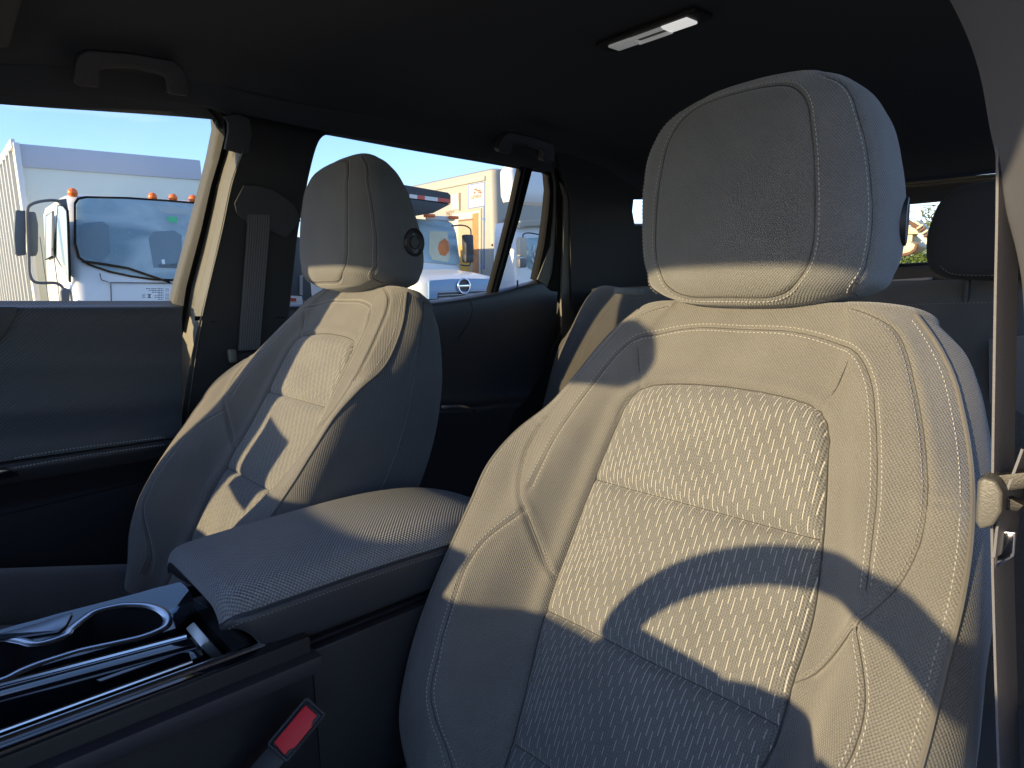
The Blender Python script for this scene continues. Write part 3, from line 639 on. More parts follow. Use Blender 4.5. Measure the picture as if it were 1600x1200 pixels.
# small etched marks in the lower corner of the pane
bm = bmesh.new(); ux = (side(262, 460, -.0105)-side(232, 460, -.0105)).normalized(); uz = (side(240, 450, -.0105)-side(240, 470, -.0105)).normalized(); o0 = side(262, 450, -.0105)
def mark(bm, x, z, w_, h): q = o0-ux*x-uz*z; v = [bm.verts.new(q+ux*a*w_/2+uz*b*h/2) for a, b in ((-1, -1), (1, -1), (1, 1), (-1, 1))]; bm.faces.new(v)
PXM = .00085*1.35
for r_, (n_, st) in enumerate(((9, 7), (8, 7), (6, 7), (3, 7), (5, 7), (5, 7), (3, 7))):
    x = st*PXM*1.0
    for k in range(n_): wl = (1.4+.9*((k*7+r_*3) % 3))*PXM; mark(bm, x+wl/2, (1.5+r_*3.2)*PXM, wl, 1.4*PXM); x += wl+.9*PXM
for r_ in (1.5, 11.0, 18.0):
    for a, b, c_, d in ((0, 2.4, 5, .5), (0, -2.4, 5, .5), (2.4, 0, .5, 5), (-2.4, 0, .5, 5), (0, 0, 2.4, 1)): mark(bm, (1+a)*PXM, (r_+2+b)*PXM, c_*PXM, d*PXM)
for a, b, c_, d in ((0, -3, 6, 1.2), (0, 3, 6, 1.2), (0, 0, 1.8, 1.5), (0, -1.5, 3.8, 1.2), (0, 1.5, 3.8, 1.2)): mark(bm, (30+a)*PXM, (15+b)*PXM, c_*PXM, d*PXM)
for a, b, c_, d in ((0, -3, 5, .5), (0, 3, 5, .5), (2.2, 0, .5, 6), (-2.2, 0, .5, 6), (0, -1, 2, 1), (0, 1.6, 2, 1)): mark(bm, (39+a)*PXM, (15+b)*PXM, c_*PXM, d*PXM)
frombm('etched_marks', bm, mat('etching', (.05, .06, .07), .7), gl, smooth=False)

# ---- B pillar trim with belt
bp = empty('pillar_trim', (-.70, -.1, 1.2), label='trim of the pillar between the side windows, sunlit on its front edge', cat='pillar trim')
strip('upper_cap', [(350, 182), (357, 192), (357, 208), (352, 234)], [(372, 178), (390, 186), (394, 208), (388, 244)], .050, .01, M_CEIL, bp)
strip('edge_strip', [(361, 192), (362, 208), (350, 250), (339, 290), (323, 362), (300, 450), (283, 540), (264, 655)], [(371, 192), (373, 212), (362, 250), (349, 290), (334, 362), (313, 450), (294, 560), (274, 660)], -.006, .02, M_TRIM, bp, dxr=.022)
PL = [(362, 176), (383, 190), (385, 212), (374, 250), (361, 290), (346, 362), (326, 450), (316, 492), (307, 530), (298, 575), (286, 660), (280, 760)]
PR_ = [(520, 207), (503, 213), (493, 232), (483, 270), (476, 305), (465, 362), (455, 450), (450, 492), (446, 530), (444, 575), (440, 640), (430, 760)]
PD = [.012, .030, .040, .052] + [.052]*8
rows = [[side(l[0], l[1], d-.035), side(l[0], l[1], d-.006), side(l[0]+4, l[1], d), side(l[0]*.5+r[0]*.5, l[1]*.5+r[1]*.5, d+.004), side(r[0]-5, r[1], d), side(r[0], r[1], d-.010), side(r[0], r[1], d-.04)] for l, r, d in zip(PL, PR_, PD)]
rows_mesh('pillar_face', rows, M_TRIM_D, bp, sub=4)
# sunlit chamfer along the front of the pillar trim
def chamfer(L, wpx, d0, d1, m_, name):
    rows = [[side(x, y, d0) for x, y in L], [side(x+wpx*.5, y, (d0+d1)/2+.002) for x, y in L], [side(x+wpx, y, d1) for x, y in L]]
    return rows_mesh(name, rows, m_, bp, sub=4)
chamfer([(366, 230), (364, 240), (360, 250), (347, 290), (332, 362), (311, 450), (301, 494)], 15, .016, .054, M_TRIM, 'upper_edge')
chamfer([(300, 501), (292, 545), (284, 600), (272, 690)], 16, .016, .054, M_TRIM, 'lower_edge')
frombm('joint_line', bm_box((side(390, 499, .0535)), (.001, .16, .0018), w=0), M_RUB, bp)
strip('belt_shroud', [(367, 318), (370, 332), (378, 342), (392, 349), (420, 359), (446, 372)], [(381, 290), (400, 290), (425, 296), (440, 305), (460, 320), (470, 345)], .060, .008, M_CEIL, bp, w=0)
def belt_mat():
    m, nt, b = new_mat('belt_webbing'); L = nt.links; uv = N_(nt, 'ShaderNodeUVMap'); s = N_(nt, 'ShaderNodeSeparateXYZ'); L.new(uv.outputs[0], s.inputs[0])
    a = math_(nt, 'SINE', math_(nt, 'MULTIPLY', s.outputs[0], 2*math.pi/.0052)); c_ = math_(nt, 'SINE', math_(nt, 'MULTIPLY', s.outputs[1], 2*math.pi/.0022)); hh = math_(nt, 'ADD', a, math_(nt, 'MULTIPLY', c_, .5))
    h = N_(nt, 'ShaderNodeHueSaturation'); h.inputs['Color'].default_value = (.15, .152, .165, 1); L.new(math_(nt, 'MULTIPLY_ADD', hh, .22, 1), h.inputs['Value']); L.new(h.outputs[0], b.inputs['Base Color'])
    b.inputs['Roughness'].default_value = .6; bp_ = N_(nt, 'ShaderNodeBump'); bp_.inputs['Strength'].default_value = .9; bp_.inputs['Distance'].default_value = .0006; L.new(hh, bp_.inputs['Height']); L.new(bp_.outputs[0], b.inputs['Normal']); return m
M_BELT = belt_mat()
def ribbon(name, C_, wdir, wd, m_, par, th=.0014):
    """strap along centre points C_ with width directions"""
    C_ = catmull(C_, 6); n = len(C_); bm = bmesh.new(); uvl = bm.loops.layers.uv.new('UVMap'); rows = []; s = 0
    W_ = catmull(wdir, 6) if isinstance(wdir, list) else [Vector(wdir)]*n
    for i, p in enumerate(C_):
        if i: s += (C_[i]-C_[i-1]).length
        t = (C_[min(i+1, n-1)]-C_[max(i-1, 0)]).normalized(); q = (W_[i]-t*W_[i].dot(t)).normalized(); nn = t.cross(q)
        rows.append([(bm.verts.new(p+q*wd*f+nn*th*g), (wd*f, s)) for f, g in ((-.5, -.5), (-.5, .5), (-.25, .7), (.25, .7), (.5, .5), (.5, -.5))])
    for a, b in zip(rows[:-1], rows[1:]):
        for k in range(6):
            k2 = (k+1) % 6; f = bm.faces.new((a[k][0], a[k2][0], b[k2][0], b[k][0]))
            for l, (v, uv) in zip(f.loops, (a[k], a[k2], b[k2], b[k])): l[uvl].uv = uv
    return frombm(name, bm, m_, par)
sb = empty('seat_belt', (-.68, -.1, 1.2), label='dark ribbed seat belt hanging beside the farther front seat', cat='seat belt', group='front seat belts')
def bx(px, py, dx): return side(px, py, dx)
T = bx(404, 345, .062); Bm = bx(389, 556, .062)
wt = (bx(424, 345, .05)-bx(385, 345, .05))
ribbon('webbing', [T+Vector((-.012, .0, .02)), T, (T+Bm)/2, Bm, Bm+Vector((0, -.01, -.12)), Bm+Vector((-.01, -.02, -.35))], wt, .047, M_BELT, sb)
g0 = bx(383, 557, .070); frombm('belt_guide', bm_box(g0, (.022, .075, .026), rot=Matrix.Rotation(R(-5), 3, 'Z'), w=.008, seg=3), M_BLACK, sb)
frombm('guide_cap', bm_box(bx(363, 556, .075), (.018, .016, .030), w=.006, seg=3), M_TRIM, sb)

# ---- rear door
rd = empty('rear_door', (-.77, .5, .5), label='rear door behind the farther front seat, with a small fixed quarter window', cat='car door')
RX = SX0-.005
def rrow(L, dx): return [at(x, y, X=SX0+dx) for x, y in L]
rows = [rrow([(430, 474), (600, 474), (690, 467), (770, 453), (820, 441), (852, 433), (875, 440)], -.025), rrow([(430, 477), (600, 477), (690, 470), (770, 457), (820, 444), (850, 437), (874, 446)], -.004), rrow([(430, 484), (600, 484), (690, 478), (770, 466), (820, 454), (848, 450), (871, 460)], .008),
        rrow([(430, 520), (600, 520), (690, 516), (770, 508), (820, 500), (846, 500), (868, 505)], .008), rrow([(430, 580), (600, 580), (690, 580), (770, 575), (812, 570), (838, 570), (852, 570)], -.004), rrow([(430, 622), (600, 622), (690, 624), (750, 622), (795, 618), (815, 615), (828, 615)], -.002),
        rrow([(430, 640), (600, 640), (690, 640), (740, 638), (780, 634), (800, 632), (815, 632)], .035), rrow([(430, 660), (600, 660), (690, 660), (735, 658), (770, 654), (790, 652), (800, 652)], .030), rrow([(430, 720), (600, 720), (690, 720), (730, 720), (760, 720), (775, 720), (790, 720)], .005), rrow([(430, 900), (600, 900), (690, 900), (730, 900), (760, 900), (775, 900), (790, 900)], .0)]
rows_mesh('upper_panel', rows, M_LEATHER, rd, sub=5)
frombm('panel_seam', tube(catmull([at(x, y, X=SX0+.0095) for x, y in ((735, 467), (738, 485), (732, 505), (716, 530))], 6), .0011, 6), M_BLACK2, rd)
prism('pull_handle', [at(x, y, X=SX0+.04) for x, y in ((690, 634), (722, 633), (745, 640), (742, 644), (715, 638), (690, 640))], (-.01, 0, 0), M_SILVER, rd, w=.001)
frombm('lock_pin', tube([at(808.5, 450, X=SX0-.0), at(808.5, 438, X=SX0-.0)], .0028, 10), M_BLACK, rd)
pts = [side(x, y, -.012) for x, y in ((490, 232), (496, 215), (512, 206), (600, 222), (700, 240), (817, 262), (769, 455), (690, 470), (430, 476))]
mesh('window_pane', pts, [tuple(range(len(pts)))], M_GLASS, rd, smooth=False)
pts = [side(x, y, -.012) for x, y in ((826, 263), (862, 270), (864, 300), (858, 370), (838, 436), (777, 450))]
q = mesh('quarter_pane', pts, [tuple(range(len(pts)))], M_GLASS, rd, smooth=False)
strip('window_divider', [(816, 258), (800, 330), (784, 393), (766, 460)], [(833, 262), (814, 335), (796, 396), (779, 456)], -.002, .022, M_RUB, rd)
strip('divider_channel', [(819, 261), (804, 330), (788, 393), (770, 458)], [(822, 262), (807, 331), (791, 394), (773, 457)], -.0005, .004, M_BLACK, rd, w=0)
strip('window_frame', [(852, 268), (858, 275), (860, 300), (856, 340), (850, 385), (838, 440)], [(862, 262), (869, 280), (869, 300), (866, 345), (861, 395), (858, 440)], .0, .03, M_RUB, rd)
strip('frame_trim', [(861, 262), (866, 290), (865, 340), (860, 385), (852, 405), (840, 437)], [(866, 270), (871, 290), (870, 340), (868, 390), (863, 425), (857, 448)], .004, .02, M_TRIM, rd)
strip('frame_seal', [(867, 262), (871, 290), (870, 345), (868, 395), (864, 430), (857, 450)], [(886, 270), (887, 300), (886, 350), (884, 410), (882, 450), (878, 480)], .010, .03, M_RUB, rd)
strip('door_edge', [(876, 440), (873, 480), (860, 530), (845, 580), (832, 610), (826, 660)], [(884, 440), (881, 490), (872, 540), (862, 590), (850, 630), (840, 680)], .008, .03, M_TRIM_D, rd)
# rail between the window tops and the headliner
rl_ = empty('roof_rail', (-.66, 0, 1.66), label='dark cloth covered rail above the side windows', cat='roof trim')
topl = [(-900, 160), (-300, 156), (0, 150), (100, 149), (200, 155), (320, 168), (352, 178), (430, 195), (495, 206), (600, 221), (700, 239), (820, 261), (872, 272), (980, 292), (1100, 310)]
rows = [[side(x, y+3, -.02) for x, y in topl], [side(x, y, .0) for x, y in topl], [side(x, y-4, .006) for x, y in topl], [Vector((p.x+.02, p.y, p.z+.03)) for p in [side(x, y-12, .0) for x, y in topl]]]
rows_mesh('cover', rows, M_CEIL, rl_, sub=3)
# corner fillets of the window openings
strip('corner_fillet', [(296, 150), (310, 160), (330, 172), (342, 188)], [(300, 158), (322, 168), (339, 184), (342, 200)], -.002, .02, M_RUB, rl_)
# ---- C pillar and rear quarter
cp = empty('pillar_trim', (-.72, .95, 1.2), label='rear pillar trim with a sunlit vertical strip beside the rear seat', cat='pillar trim')
C0 = .018
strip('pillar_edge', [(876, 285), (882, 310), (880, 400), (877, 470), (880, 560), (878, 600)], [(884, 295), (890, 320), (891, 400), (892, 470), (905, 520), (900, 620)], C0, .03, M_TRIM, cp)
strip('pillar_face', [(870, 240), (885, 290), (891, 312)], [(1300, 240), (1300, 290), (1300, 312)], C0+.01, .03, M_TRIM_D, cp, w=0)
strip('pillar_face', [(891, 312), (891.5, 330), (892, 352)], [(990, 312), (988, 330), (992, 352)], C0+.01, .03, M_TRIM_D, cp, w=0)
strip('pillar_face', [(892, 352), (892, 400), (893, 470), (906, 520), (905, 640)], [(1300, 352), (1300, 400), (1300, 470), (1300, 520), (1300, 640)], C0+.01, .03, M_TRIM_D, cp, w=0)
strip('lower_trim', [(880, 484), (876, 520), (850, 575), (835, 610), (820, 660), (815, 800)], [(905, 484), (903, 520), (895, 575), (890, 610), (890, 660), (890, 800)], C0-.004, .03, M_TRIM_D, cp)
frombm('hook', bm_box(at(899, 509, X=SX0+.05), (.02, .018, .008), w=.002), M_TRIM, cp)
# ---- outer shell under the belt line (keeps daylight out of the lower cabin)
body = empty('car_body', (0, 0, .3), label='body shell of the car around the cabin', cat='car')
for s_ in (-1, 1):
    if s_ < 0: frombm('side_skin', bm_box((s_*.84, .2, .78), (.03, 3.6, .98), w=.004), M_BLACK2, body)
    else: frombm('side_skin', bm_box((s_*.84, 1.0, .78), (.03, 1.9, .98), w=.004), M_BLACK2, body)
frombm('tailgate_skin', bm_box((0, 1.62, .79), (1.64, .03, .96), w=.004), M_BLACK2, body)
frombm('firewall', bm_box((0, -1.75, .70), (1.64, .03, .74), w=.004), M_BLACK2, body)
frombm('roof_skin', bm_box((0, .22, 1.80), (1.22, 2.55, .02), w=.004), M_BLACK2, body)
frombm('door_sill', bm_box((.80, -.5, .33), (.10, 1.8, .12), w=.01), M_BLACK2, body)
# ---- rear window, tailgate trim
tg = empty('tailgate', (0, 1.45, 1.2), label='tailgate trim around the rear window behind the headrests', cat='tailgate')
YR = 1.42
hdr = [(1300, 300), (1415, 291), (1480, 285), (1560, 277), (1700, 262)]
rows = [[at(x, y-6, Y=YR-.10) for x, y in hdr], [at(x, y, Y=YR-.10) for x, y in hdr], [at(x, y+2, Y=YR-.098) for x, y in hdr], [at(x, y+24, Y=YR-.0) for x, y in hdr], [at(x, y+28, Y=YR+.012) for x, y in hdr]]
rows_mesh('upper_trim', rows, mat('tailgate_trim', (.075, .07, .06), .7, bump=.4, bscale=800), tg, sub=3, thick=.004)
zt, zb = at(1420, 316, Y=YR).z+.002, at(1420, 416, Y=YR).z
for name, c_, s_ in (('lower_trim', (0, YR, zb-.05), (1.4, .05, .10)),): frombm(name, bm_box(c_, s_, w=.006), M_BLACK, tg)
for s_ in (-1, 1): frombm('side_trim', bm_box((s_*.62, YR, 1.4), (.12, .05, .5), w=.01), M_BLACK, tg)
mesh('rear_pane', [(-.58, YR+.015, zb-.02), (.58, YR+.015, zb-.02), (.53, YR+.015, zt+.02), (-.53, YR+.015, zt+.02)], [(0, 1, 2, 3)], M_GLASS, tg, smooth=False)
frombm('wiper', tube([Vector((-.1, YR-.03, zb+.002)), Vector((.3, YR-.03, zb+.006))], .005, 8), M_BLACK, tg)
frombm('light_strip', bm_box(at(1425, 437, Y=YR-.06), (.09, .03, .006), rot=Matrix.Rotation(R(-3), 3, 'Y'), w=.002), mat('pale_trim', (.5, .42, .38), .4), tg)
frombm('gas_strut', tube([Vector((-.56, YR-.03, 1.25)), Vector((-.52, YR-.10, 1.5))], .008, 8), M_BLACK, tg)
frombm('parcel_shelf', bm_box((0, 1.16, 1.275), (1.30, .50, .018), w=.004), M_BLACK, tg)

# ------------------------------------------------------------------ centre console
cs = empty('center_console', (0, -.5, .55), label='long dark center console with cup holder, silver rails and padded armrest', cat='center console')
def slab(name, pts2, z0, z1, m_, par=cs, w=.0015, holes=None):
    return prism(name, [Vector((x, y, z0)) for x, y in pts2], (0, 0, z1-z0), m_, par, w=w)
# side walls and trough
frombm('side_wall', bm_box((.112, -.85, .77), (.016, .90, .385), w=.003), M_BLACK, cs)
frombm('side_wall', bm_box((-.125, -.60, .77), (.016, 1.30, .365), w=.003), M_BLACK, cs)
frombm('rear_side_wall', bm_box((.112, -.16, .745), (.014, .48, .40), w=.004), M_BLACK, cs)
frombm('front_wall', bm_box((0, -1.3, .77), (.24, .016, .38), w=.003), M_BLACK, cs)
frombm('rear_wall', bm_box((0, .075, .74), (.24, .016, .40), w=.003), M_BLACK, cs)
frombm('tray_floor', bm_box((.052, -.9, .893), (.104, .90, .008), w=.001), M_BLACK2, cs)
# right hand silver rail (bright bead over a dark chamfer)
P0, P1 = at(0, 1158, X=.1), at(458, 988, X=.1); dR = P1-P0
a, b = P0-dR*2.0, P1
frombm('silver_rail', tube([a, b], .0042, 10, flat=.8), M_SILVER, cs)
frombm('rail_base', bm_box(((a+b)/2)+Vector((.006, 0, -.006)), (.020, (b-a).length, .012), rot=(b-a).to_track_quat('Y', 'Z').to_matrix(), w=.003), M_GLOSS, cs)
frombm('inner_rail', tube([at(0, 1143, X=.088)-dR*2, at(300, 1034, X=.088)], .002, 8), M_SILVER, cs)
# left hand rail
a2, b2 = at(0, 997, X=-.118), at(283, 919, X=-.118); d2 = b2-a2
frombm('silver_rail', tube([a2-d2*2.4, b2], .0022, 8), M_SILVER, cs)
# grip ledge on the driver's side
L0, L1 = at(71, 1200, X=.128), at(500, 1022, X=.128); dl_ = L1-L0
bm = bmesh.new(); q = (L1-L0).to_track_quat('Y', 'Z').to_matrix(); frombm('grip_ledge', bm_box((L0-dl_*1.5+L1)/2+Vector((-.008, 0, -.007)), (.030, dl_.length*2.5, .018), rot=q, w=.004), mat('ledge', (.034, .032, .038), .5, bump=.4, bscale=900), cs)
# gloss plate with the cup holder opening: ring of quads between outer outline and cup outline
ZP = .955; cupc = [(262, 975), (262, 966), (250, 957), (230, 952), (200, 952), (180, 955), (150, 963), (130, 975), (110, 990), (100, 1000), (60, 1012), (30, 1008), (0, 1008), (-90, 1030)]
low = [(262, 975), (256, 982), (240, 990), (220, 997), (200, 1002), (165, 1010), (130, 1018), (100, 1027), (60, 1040), (30, 1052), (10, 1062), (-20, 1072), (-60, 1085), (-90, 1100)]
up_out = [(303, 946), (300, 936), (291, 926), (283, 920), (240, 931), (220, 937), (180, 948), (150, 956), (120, 964), (90, 972), (60, 981), (30, 989), (0, 998), (-90, 1023)]
lo_out = [(303, 946), (300, 958), (290, 972), (278, 985), (250, 994), (200, 1008), (165, 1018), (130, 1028), (100, 1036), (70, 1045), (40, 1054), (10, 1063), (-20, 1073), (-90, 1105)]
def zp(x, y, z=ZP):
    p = at(x, y, Z=z); p.z += .055*(.0-p.x); return p
bm = bmesh.new()
for C1, C2 in ((cupc, up_out), (low, lo_out)):
    A = [bm.verts.new(zp(*p)) for p in C1]; B = [bm.verts.new(zp(*p)) for p in C2]
    for i in range(len(A)-1): bm.faces.new((A[i], A[i+1], B[i+1], B[i]))
for f in bm.faces: f.normal_update()
bmesh.ops.remove_doubles(bm, verts=bm.verts, dist=.0001)
top = frombm('gloss_plate', bm, M_GLOSS, cs, smooth=False); md = top.modifiers.new('s', 'SOLIDIFY'); md.thickness = .006; md.offset = 0
ringp = catmull([zp(*p, z=ZP+.003) for p in low[::-1]]+[zp(*p, z=ZP+.003) for p in cupc[1:]], 4)
frombm('cup_ring', tube(ringp, .0052, 10, flat=.45), mat('cup_ring_metal', (.62, .66, .74), .25, 1.0), cs)
inner = catmull([zp(*p, z=ZP-.002) for p in cupc[1:]]+[zp(*p, z=ZP-.002) for p in low[::-1][:-1]], 3); bm = bmesh.new(); A = [bm.verts.new(p) for p in inner]; B = [bm.verts.new(p+Vector((0, 0, -.075))) for p in inner]
for i in range(len(A)-1): bm.faces.new((A[i], A[i+1], B[i+1], B[i]))
bm.faces.new(B); frombm('cup_well', bm, M_BLACK2, cs)
# silver infill ahead of the cup ring
prism('infill', [zp(x, y, ZP+.004) for x, y in ((115, 966), (104, 985), (92, 994), (40, 1003), (-90, 1010), (-90, 1024), (0, 1001), (60, 984))], (0, 0, .002), mat('infill_grey', (.38, .42, .48), .3, .7), cs, w=.0006)
frombm('printed_film', bm_box(zp(291, 955, ZP+.0045), (.03, .035, .0008), rot=Matrix.Rotation(R(8), 3, 'Z'), w=0), glass('clear_film', (.75, .85, .95)), cs)
# divider strip between cup holder and tray
D0, D1 = at(0, 1070, Z=.957), at(305, 990, Z=.957); dd_ = D1-D0
frombm('divider_bead', tube([D0-dd_*2, D1-dd_*.05], .0028, 8), M_SILVER, cs)
A_ = (D0-dd_*2); frombm('divider_wall', bm_box((A_+D1)/2+Vector((.017, 0, -.016)), (.026, (D1-A_).length, .034), rot=(D1-A_).to_track_quat('Y', 'Z').to_matrix(), w=.006, seg=3), M_GLOSS, cs)
frombm('tray_end', bm_box(at(322, 1006, Z=.948), (.050, .010, .034), rot=Matrix.Rotation(R(28), 3, 'X'), w=.002), mat('tray_end_metal', (.6, .62, .6), .35, .8), cs)
prism('tray_rim', [at(x, y, Z=.952) for x, y in ((150, 1066), (290, 1014), (305, 1012), (316, 1022), (318, 1030), (300, 1037), (296, 1024), (285, 1024), (160, 1070))], (0, 0, .003), M_GLOSS, cs, w=.0006)
# ---- armrest lid: cross sections along y
arm = empty('armrest'); arm.parent = cs; arm.matrix_parent_inverse = Matrix.Translation(cs.location).inverted()
bpy.context.view_layer.update()
ST = [  # y, half width, top z centre, top z edge, stitch z, lower z
 (-.478, .090, 1.012, 1.004, .994, .985), (-.475, .096, 1.022, 1.011, .998, .975), (-.466, .101, 1.029, 1.015, 1.003, .965), (-.447, .104, 1.033, 1.016, 1.004, .957), (-.40, .106, 1.036, 1.017, 1.005, .951), (-.33, .107, 1.038, 1.018, 1.0055, .950), (-.26, .107, 1.040, 1.018, 1.004, .950),
 (-.20, .107, 1.039, 1.014, 1.001, .948), (-.14, .106, 1.031, 1.005, .994, .945), (-.09, .104, 1.014, .990, .983, .942), (-.055, .098, .992, .970, .966, .94), (-.035, .088, .968, .955, .953, .938)]
def arm_section(st):
    y, hw, tc_, te, sz, lz = st; pts = []
    for x in (-1, -.93, -.8, -.55, -.25, 0, .25, .55, .8, .93, 1):
        f = abs(x); z = te+(tc_-te)*.6-(tc_-te)*.6*f**4.0-(te-sz)*max(0, (f-.8)/.2)**2; pts.append(Vector((x*hw, y, z)))
    return pts
def loft(name, secs, m_, par, sub=(4, 5), **k): return rows_mesh(name, secs, m_, par, sub=sub[0], **k)
rows_mesh('padded_top', [arm_section(s) for s in ST], M_ARM, arm, sub=5)
for s_ in (-1, 1):
    rows = []
    for y, hw, tc_, te, sz, lz in ST:
        fy = (.036 if y < -.4755 else .032 if y < -.47 else .022 if y < -.46 else .008 if y < -.44 else .0)
        rows.append([Vector((s_*hw, y, sz)), Vector((s_*(hw-.0022), y, sz-.0022)), Vector((s_*(hw+.002), y+.002, sz-.007)), Vector((s_*(hw+.003), y+fy*.4, sz*.5+lz*.5)), Vector((s_*(hw+.0), y+fy*.8, lz+.006)), Vector((s_*(hw-.008), y+fy, lz))])
    rows_mesh('side_cover', rows, M_LEATHER, arm, sub=4)
f0 = arm_section(ST[0]); rows = [f0, [p+Vector((0, .012, -.018)) for p in f0], [Vector((p.x, p.y+.045, .945)) for p in f0]]
rows_mesh('front_cover', rows, M_LEATHER, arm, sub=4)
rows = [arm_section(ST[-1]), [p+Vector((0, .008, -.05)) for p in arm_section(ST[-1])]]
rows_mesh('rear_cover', rows, M_LEATHER, arm, sub=3)
bm = bmesh.new()
for dz, ln in ((.0032, 0), (-.0085, 0)):
    L_ = catmull([Vector((s[1]+.0015+(.0012 if dz < 0 else -.0016), s[0]+.002, s[4]+dz)) for s in ST[1:-1]], 12); stitch_bm(bm, L_, [(1, 0, .5)]*len(L_), pitch=.0042, length=.0028, r=.0005)
    L_ = catmull([Vector((-(s[1]+.0015+(.0012 if dz < 0 else -.0016)), s[0]+.002, s[4]+dz)) for s in ST[1:-1]], 12); stitch_bm(bm, L_, [(-1, 0, .5)]*len(L_), pitch=.0042, length=.0028, r=.0005)
frombm('stitching', bm, M_THREAD_D, arm, smooth=False, kind='stuff')
frombm('lid_underside', bm_box((0, -.25, .935), (.20, .42, .02), w=.006), M_BLACK2, arm)

# ---- belt buckle beside the nearest seat
bA, bB = at(437, 1172, X=.17), at(490, 1108, X=.17); ctr = (bA+bB)/2; ax_ = (bB-bA).normalized(); tocam = (Vector(CAM)-ctr).normalized(); nrm_ = (tocam-ax_*tocam.dot(ax_)).normalized(); sd_ = ax_.cross(nrm_); rot = Matrix((sd_, ax_, nrm_)).transposed()
bk = empty('belt_buckle', ctr, label='seat belt buckle with a red press button beside the nearest seat', cat='belt buckle')
ln = (bB-bA).length
bm = bm_box(ctr-nrm_*.012, (.026, ln*1.16, .024), rot=rot, w=.005, seg=3); frombm('casing', bm, M_BLACK, bk)
for s_ in (-1, 1): frombm('rim', tube([ctr+sd_*s_*.0115-ax_*ln*.55, ctr+sd_*s_*.0115+ax_*ln*.55], .0016, 6), M_LEATHER, bk)
for s_ in (-1, 1): frombm('rim', tube([ctr-sd_*.0115+ax_*ln*.56*s_, ctr+sd_*.0115+ax_*ln*.56*s_], .0016, 6), M_LEATHER, bk)
pts = [(-.0085, -.46), (.0065, -.50), (.0065, -.36), (.0095, -.26), (.0095, .22), (.0065, .32), (.0065, .46), (-.0085, .46)]
prism('press_button', [ctr+nrm_*.0015+sd_*a+ax_*b*ln for a, b in pts], nrm_*.004, mat('red_plastic', (.62, .004, .010), .5), bk, w=.0012)
frombm('stalk', bm_box(ctr-ax_*ln*.9-nrm_*.02, (.022, ln*1.3, .010), rot=rot, w=.003), M_BLACK, bk)
# ---- driver side belt and pillar trim (right edge of the picture)
db = empty('seat_belt', (.64, -.2, 1.2), label='seat belt hanging at the shoulder of the nearest seat, its latch plate sunlit', cat='seat belt', group='front seat belts')
YB = -.175
wv = Vector(at(1592, 300, Y=YB+.035)-at(1554, 300, Y=YB-.0))
Pb = [at(1574, 150, Y=YB), at(1575, 300, Y=YB), at(1571, 500, Y=YB), at(1567, 745, Y=YB), at(1566, 830, Y=YB), at(1570, 1000, Y=YB), at(1578, 1250, Y=YB)]
M_BELT2 = mat('soft_webbing', (.12, .125, .155), .7, bump=.5, bscale=700, var=.1, vscale=200)
ribbon('webbing', Pb, wv, .030, M_BELT2, db)
ribbon('webbing', [at(1612, 700, Y=YB+.0), at(1580, 790, Y=YB-.004), at(1570, 860, Y=YB-.004)], wv, .032, M_BELT2, db)
prism('latch_cover', [at(x, y, Y=YB-.030) for x, y in ((1526, 752), (1536, 746), (1556, 752), (1566, 770), (1565, 800), (1552, 822), (1530, 828), (1523, 815))], (0, .022, 0), mat('latch_cover_plastic', (.085, .086, .088), .45, bump=.3, bscale=900), db, w=.004, seg=3)
prism('latch_plate', [at(x, y, Y=YB-.018) for x, y in ((1530, 746), (1620, 736), (1625, 760), (1560, 770), (1600, 790), (1590, 800), (1560, 795), (1540, 828))], (0, .008, 0), M_BLACK, db, w=.001)
prism('latch_tongue', [at(x, y, Y=YB-.012) for x, y in ((1547, 830), (1586, 832), (1584, 870), (1552, 890), (1547, 884))], (0, .004, 0), M_CHROME, db, w=.0008)
dp = empty('pillar_trim', (.70, -.12, 1.3), label='blurred pillar trim at the upper right edge above the nearest belt', cat='pillar trim')
YP = -.19
E_ = [(1400, -160), (1450, -60), (1500, 30), (1530, 110), (1547, 200), (1560, 260), (1572, 330), (1590, 400), (1600, 480), (1606, 700), (1606, 1300)]
rows = [[at(x+2, y, Y=YP+.05) for x, y in E_], [at(x, y, Y=YP+.01) for x, y in E_], [at(x+14, y, Y=YP-.012) for x, y in E_], [at(x+60, y, Y=YP-.07) for x, y in E_], [at(x+300, y, Y=YP-.22) for x, y in E_]]
rows_mesh('pillar_face', rows, mat('pillar_grey', (.11, .115, .145), .75, bump=.2, bscale=600), dp, sub=4)

# ---- rear bench
rb = empty('rear_seat', (0, .8, .6), label='rear bench seat, its far shoulder sunlit behind the nearest seat', cat='rear seat')
YS = .80
def bench(x0, x1, ztop, name):
    rows = []
    for i, t in enumerate(np.linspace(0, 1, 7)):
        x = x0+(x1-x0)*t; r_ = []
        e = max(0, abs(2*t-1)-.7)/.3; d = .05*e*e; dz = .09*e**2.2
        for v, n in ((-.55, .02), (-.4, .0), (-.2, -.004), (0, 0), (.10, .008), (.16, .022), (.19, .05), (.185, .085), (.17, .12)):
            r_.append(Vector((x, YS+v*.38+n+d, ztop-.19+v-dz*(v > 0)*v/.19)))
        rows.append(r_)
    return rows_mesh(name, rows, M_BENCH, rb, sub=6)
M_BENCH = fabric('bench_fabric', (.080, .076, .069))
M_BENCHI = fabric('bench_insert', (.14, .135, .125), insert=True)
YS = at(935, 462, X=-.48).y-.03; zt_ = at(960, 452, Y=YS).z
bench(-.665, -.09, zt_, 'backrest'); bench(-.085, .60, at(1440, 440, Y=YS+.05).z, 'backrest')
